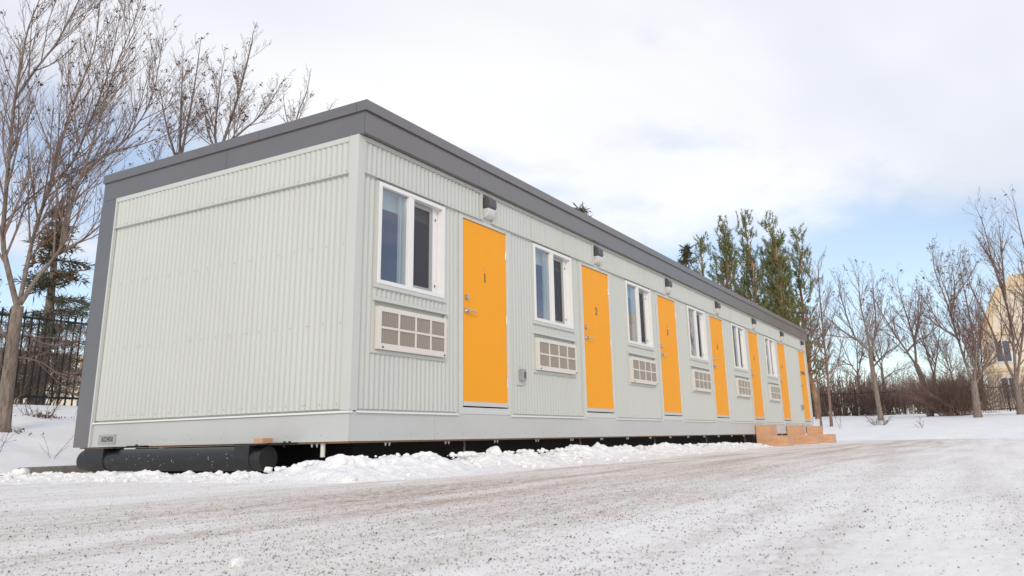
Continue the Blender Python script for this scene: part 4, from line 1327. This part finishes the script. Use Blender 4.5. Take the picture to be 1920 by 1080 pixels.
def pine(x, y, top, label, seed, spread=2.2, crown_from=0.25, stems=1, lean=0.0):
    rg = random.Random(seed)
    z0 = ground_z(x, y)
    t = empty('pine_tree', (x, y, z0), label, 'tree', 'conifers beyond the far end of the building')
    H = top - z0
    wood, br_w, cen, dr, sz = Wood(), Wood(), [], [], []
    for s_ in range(stems):
        ox, oy = (rg.uniform(-0.5, 0.5), rg.uniform(-0.6, 0.6)) if s_ else (0, 0)
        h = H * (1.0 if s_ == 0 else rg.uniform(0.8, 0.95))
        tr = [Vector((ox + rg.gauss(0, 0.10) + lean * k / 8, oy + rg.gauss(0, 0.10), -0.2 + (h + 0.2) * k / 8)) for k in range(9)]
        tr = smooth_poly(tr, 2)
        wood.add([tuple(v) for v in tr], 0.17, 0.02)
        zc = h * crown_from
        while zc < h * 0.99:
            fr = (zc - h * crown_from) / (h * (1 - crown_from))
            kk = min(len(tr) - 2, int(zc / h * (len(tr) - 1)))
            pos = tr[kk].lerp(tr[kk + 1], max(0, min(1, zc / h * (len(tr) - 1) - kk)))
            for b in range(rg.choice((2, 3, 3, 4))):
                a = rg.uniform(0, 6.283)
                ln = spread * (1 - fr) ** 0.75 * rg.uniform(0.35, 1.1) + 0.28
                el = rad(rg.uniform(5, 40) + 25 * fr)
                d = Vector((math.cos(a) * math.cos(el), math.sin(a) * math.cos(el), math.sin(el)))
                p = bend_line(pos, d, ln, 5, 0.03, 0.13, 0.12, rg)
                br_w.add([tuple(v) for v in p], 0.035 * (1 - fr) + 0.012, 0.008)
                m_ = max(2, int(ln / 0.30))
                for q in range(m_):
                    f = 0.30 + 0.70 * (q + rg.random()) / m_
                    i0 = min(3, int(f * 4)); c0 = p[i0].lerp(p[i0 + 1], f * 4 - i0)
                    dd = (p[i0 + 1] - p[i0]).normalized()
                    for w_ in range(2):
                        off = Vector((rg.gauss(0, 0.16), rg.gauss(0, 0.16), rg.gauss(0.06, 0.12)))
                        if rg.random() < 0.48: continue
                        cen.append(c0 + off); dr.append((dd + Vector((rg.gauss(0, 0.35), rg.gauss(0, 0.35), 0.55))).normalized())
                        sz.append(rg.uniform(0.28, 0.48))
            zc += rg.uniform(0.22, 0.42)
    mk('trunk', wood.mesh('trunk', M['pinebark']), t)
    mk('limbs', br_w.mesh('limbs', M['pinebark']), t)['kind'] = 'stuff'
    V, F = brush_tufts(cen, dr, sz, rg, 34)
    mk('crown', fast_mesh('crown', V, F, M['needle']), t)
    return t
def spruce(x, y, top, label, seed, rad_=1.8, m=None, cones=True, per=14, step=0.30, tuft=0.28, wid=0.07, group='spruces'):
    rg = random.Random(seed)
    z0 = ground_z(x, y)
    t = empty('spruce_tree', (x, y, z0), label, 'tree', None)
    H = top - z0
    wood, br_w, cen, dr, sz, seeds = Wood(), Wood(), [], [], [], []
    wood.add([(0, 0, -0.2), (0.02, 0, H * 0.4), (-0.02, 0.02, H * 0.75), (0, 0, H)], 0.16, 0.015)
    z = 0.5
    while z < H - 0.1:
        fr = z / H
        for b in range(rg.choice((5, 6, 7))):
            a = rg.uniform(0, 6.283)
            ln = rad_ * (1 - fr) ** 0.85 * rg.uniform(0.7, 1.15) + 0.12
            d = Vector((math.cos(a), math.sin(a), rg.uniform(-0.35, 0.05) + 0.5 * max(0, fr - 0.7)))
            p = bend_line(Vector((0, 0, z)), d, ln, 5, 0.02, 0.05, 0.06, rg)
            br_w.add([tuple(v) for v in p], 0.022, 0.005)
            m_ = max(2, int(ln / (tuft * 0.55)))
            for q in range(m_):
                f = 0.12 + 0.88 * (q + rg.random()) / m_
                i0 = min(3, int(f * 4)); c0 = p[i0].lerp(p[i0 + 1], f * 4 - i0)
                dd = (p[i0 + 1] - p[i0]).normalized()
                sd = Vector((-dd.y, dd.x, 0)) * rg.uniform(-1, 1) * 0.22 * (1.1 - f) * ln
                cen.append(c0 + sd + Vector((0, 0, -0.04))); dr.append((dd + sd * 0.8 + Vector((0, 0, -0.15))).normalized()); sz.append(tuft * rg.uniform(0.7, 1.2))
                if cones and fr > 0.62 and rg.random() < 0.5: seeds.append((c0 + Vector((0, 0, -0.12)), rg.uniform(0.8, 1.5)))
        z += step * rg.uniform(0.8, 1.2)
    mk('trunk', wood.mesh('trunk', M['bark']), t)
    mk('limbs', br_w.mesh('limbs', M['twigfar']), t)['kind'] = 'stuff'
    V, F = needle_tufts(cen, dr, sz, rg, per, wid)
    mk('crown', fast_mesh('crown', V, F, m or M['spruce']), t)
    if seeds:
        me = seed_mesh('cone_clusters', seeds, 0.06, rg); me.materials[0] = M['cone']
        mk('cone_clusters', me, t)['kind'] = 'stuff'
    return t
pine(38.2, 6.95, 12.15, 'tall pine with twin bare trunk stretches, second conifer from the left', 101, 2.1, 0.28, 2)
pine(38.5, 5.75, 12.2, 'tallest pine with one straight trunk in the middle of the group', 102, 2.3, 0.30, 1)
pine(38.9, 4.55, 12.1, 'dense wide pine with several trunks right of the middle', 103, 2.4, 0.22, 2)
pine(40.2, 3.45, 11.3, 'rightmost pine with an open crown at the end of the group', 104, 2.5, 0.2, 1, 0.1)
pine(37.4, 8.1, 10.9, 'narrow pine between the spruce with cones and the twin pine', 105, 1.3, 0.2, 1)
pine(40.5, 5.0, 10.6, 'lower pine behind the gap of the two tallest pines', 106, 2.4, 0.15, 1)
pine(40.2, 6.4, 10.2, 'lower pine behind the twin-trunk pine', 107, 2.4, 0.15, 1)
spruce(37.6, 9.15, 10.95, 'spruce with a brown mass of cones at the left of the conifer group', 111, 1.7, per=12, step=0.4, tuft=0.4)
spruce(21.9, 8.1, 9.35, 'spruce whose pointed tip just clears the roof edge', 112, 1.3, per=12, step=0.35, tuft=0.3)
spruce(5.2, 14.2, 6.15, 'dark spruce with drooping boughs behind the iron fence at the left', 113, 1.55, per=16, step=0.30, tuft=0.24, wid=0.05)
spruce(1.2, 17.5, 4.6, 'shorter dark spruce behind the fence at the far left edge', 114, 1.8, per=14, step=0.34, tuft=0.28)
spruce(11.0, -22.0, 8.0, 'spruce across the lot mirrored in the second window', 115, 2.0, per=8, step=0.5, tuft=0.45)

# bushes and thickets
def bush(name, x, y, w_, d_, h, n, label, cat, seed, m, lean=0.35, levels=1, r0=0.012, kind=None, spacing=0.3, z=None, minr=0.004, lenk=0.45):
    rg = random.Random(seed)
    z0 = ground_z(x, y) if z is None else z
    W_ = Wood(); seeds = []
    for k in range(n):
        p = Vector((rg.uniform(-w_ / 2, w_ / 2) * 0.55, rg.uniform(-d_ / 2, d_ / 2) * 0.55, -0.05))
        d = Vector((p.x / max(w_, .1) * 2.2 * lean + rg.gauss(0, lean * 0.6), p.y / max(d_, .1) * 2.2 * lean + rg.gauss(0, lean * 0.6), 1))
        ln = h * rg.uniform(0.55, 1.1) / max(0.6, d.normalized().z)
        br = bend_line(p, d, ln, 5, r0, 0.0, 0.12, rg)
        W_.add([tuple(v) for v in br], r0 * rg.uniform(0.7, 1.2), minr)
        twigs(W_, br, r0, minr, 0, levels, rg, spacing, h * lenk, seeds, 0, 0.03, 0.15, minr)
    o = mk(name, W_.mesh(name, m))
    o.location = (x, y, z0)
    tag(o, label, cat, None, kind)
    return o
bush('bush', 36.6, -3.35, 3.3, 2.2, 2.1, 190, 'large round reddish bare bush between two trees at the right', 'bush', 201, M['bush'], 0.8, 1, 0.012, spacing=0.16, minr=0.0045)
bush('bush', 49.5, 1.0, 3.5, 3.0, 2.3, 170, 'wide brown bare bush past the far end of the building', 'bush', 202, M['bush'], 0.7, 1, 0.012, spacing=0.2, minr=0.005)
bush('bush', 50.5, -1.6, 3.5, 3.0, 2.2, 150, 'brown bare bush behind the Y-shaped tree', 'bush', 203, M['bush'], 0.7, 1, 0.012, spacing=0.2, minr=0.005)
bush('bush', 39.5, -6.8, 3.5, 2.0, 1.4, 55, 'brown bare bush at the foot of the tallest tree on the right', 'bush', 204, M['bush'], 0.5, 1, 0.014, minr=0.006)
bush('thicket', 56.0, -2.0, 5.0, 30.0, 2.5, 430, 'brown thicket of bare brush behind the right fence', 'thicket', 205, M['bush'], 0.35, 1, 0.02, 'stuff', 0.5, minr=0.01, lenk=0.3)
bush('thicket', 51.5, 3.9, 3.5, 7.0, 3.0, 260, 'dark thicket of bare brush behind the far end of the building', 'thicket', 206, M['bush'], 0.3, 1, 0.02, 'stuff', 0.45, minr=0.009, lenk=0.3)
bush('thicket', 2.2, 12.9, 9.0, 3.2, 1.9, 300, 'tangle of grey bare brush behind the left iron fence', 'thicket', 207, M['brushgrey'], 0.35, 1, 0.010, 'stuff', 0.24, minr=0.0035, lenk=0.4)
bush('shrub', 1.85, 9.3, 0.5, 0.4, 0.55, 16, 'tuft of bare stems at the fence foot with dry leaves', 'shrub', 208, M['brushgrey'], 0.6, 1, 0.006, spacing=0.12, minr=0.0025)
bush('shrub', 2.3, 8.7, 0.45, 0.35, 0.32, 16, 'low bare tuft right of the taller one before the fence', 'shrub', 209, M['brushgrey'], 0.8, 1, 0.005, spacing=0.1, minr=0.0025)
bush('shrub', 0.12, 5.75, 0.25, 0.2, 0.42, 7, 'reddish bare sprig spreading out of the snow slope', 'shrub', 210, M['redtwig'], 1.1, 1, 0.004, spacing=0.12, minr=0.002)
bush('shrub', 0.62, 5.35, 0.1, 0.1, 0.36, 3, 'two thin dry stalks in the snow beside the charcoal band', 'shrub', 211, M['redtwig'], 0.5, 0, 0.003, spacing=0.3, minr=0.002)
bush('shrub', 30.2, -0.75, 0.9, 0.7, 0.42, 26, 'small grey shrub alone on the right snow slope', 'shrub', 212, M['brushgrey'], 0.9, 1, 0.008, spacing=0.15, minr=0.005)
bush('shrub', 29.0, 0.55, 0.1, 0.1, 0.65, 2, 'thin dry stalk left of the small grey shrub', 'shrub', 213, M['redtwig'], 0.4, 1, 0.008, spacing=0.3, minr=0.006)
bush('shrub', 28.3, -2.4, 0.3, 0.3, 0.45, 4, 'reddish dry stalk low on the right snow edge', 'shrub', 214, M['redtwig'], 0.5, 1, 0.008, spacing=0.2, minr=0.006)
# leaf litter round the shrubs
lv = []
for (x, y) in ((1.85, 9.3), (2.3, 8.7), (0.97, 7.2)):
    for k in range(70):
        a, r_ = rng.uniform(0, 6.28), abs(rng.gauss(0, 0.22))
        lv.append((Vector((x + math.cos(a) * r_, y + math.sin(a) * r_, ground_z(x, y) + 0.05 + 0.17 * math.sin(a) * r_)), rng.uniform(0.6, 1.2)))
me = seed_mesh('leaf_litter', lv, 0.025, rng, 2); me.materials[0] = M['drygrass']
tag(mk('leaf_litter', me), 'scatter of dry brown leaves on the snow below the shrubs', 'leaves', kind='stuff')

# ================================================================== FAR BUILDINGS
T = empty('apartment_house', (56, -5, 1.3), 'tan stucco house with stepped gable behind the trees at the right edge', 'building')
prof = [(0.25, 0.0), (0.25, 5.1), (-1.25, 8.15), (-1.75, 8.25), (-2.1, 8.75), (-26, 8.75), (-26, 0.0)]
MB().prism(prof, 'x', 0.0, 12.0).build('wall', M['stucco'], T)
band = [(0.42, 4.75), (0.42, 5.15), (-1.15, 8.32), (-1.72, 8.42), (-2.05, 8.95), (-26.1, 8.95), (-26.1, 8.2), (-2.2, 8.2), (-1.95, 7.8), (-1.45, 7.6), (0.05, 4.75)]
MB().prism(band, 'x', -0.14, -0.003).build('cornice', M['stucco2'], T)
for zz in (2.75, 5.15):
    MB().box(-0.10, -0.004, -26.0, 0.2 if zz < 5 else -0.05, zz - 0.11, zz + 0.11).build('string_course', M['stucco2'], T)
for r_, zz in enumerate((1.55, 3.95, 6.3)):
    for c_ in range(8):
        yy = -0.95 - c_ * 2.6
        if r_ == 2 and c_ == 0: continue
        f = MB().box(-0.07, -0.004, yy - 0.50, yy + 0.50, zz - 0.75, zz + 0.75).build('window', M['white'], T)
        MB().box(-0.085, -0.072, yy - 0.40, yy - 0.03, zz - 0.65, zz + 0.65).build('pane', M['farglass'], f)
        MB().box(-0.085, -0.072, yy + 0.03, yy + 0.40, zz - 0.65, zz + 0.65).build('pane', M['farglass'], f)
H2 = empty('low_house', (30, 52, 1.2), 'sunlit tan house far behind the left fence', 'building')
MB().box(-6, 9, 0, 8, 0, 4.2).build('wall', M['stucco'], H2)
MB().prism([(-0.6, 4.2), (4, 6.2), (8.6, 4.2)], 'x', -6.5, 9.5).build('roof', M['stucco2'], H2)
for k in range(4):
    f = MB().box(-4.5 + k * 3.2, -3.3 + k * 3.2, -0.04, 0.0, 1.2, 2.6).build('window', M['white'], H2)
    MB().box(-4.4 + k * 3.2, -3.4 + k * 3.2, -0.055, -0.042, 1.3, 2.5).build('pane', M['farglass'], f)
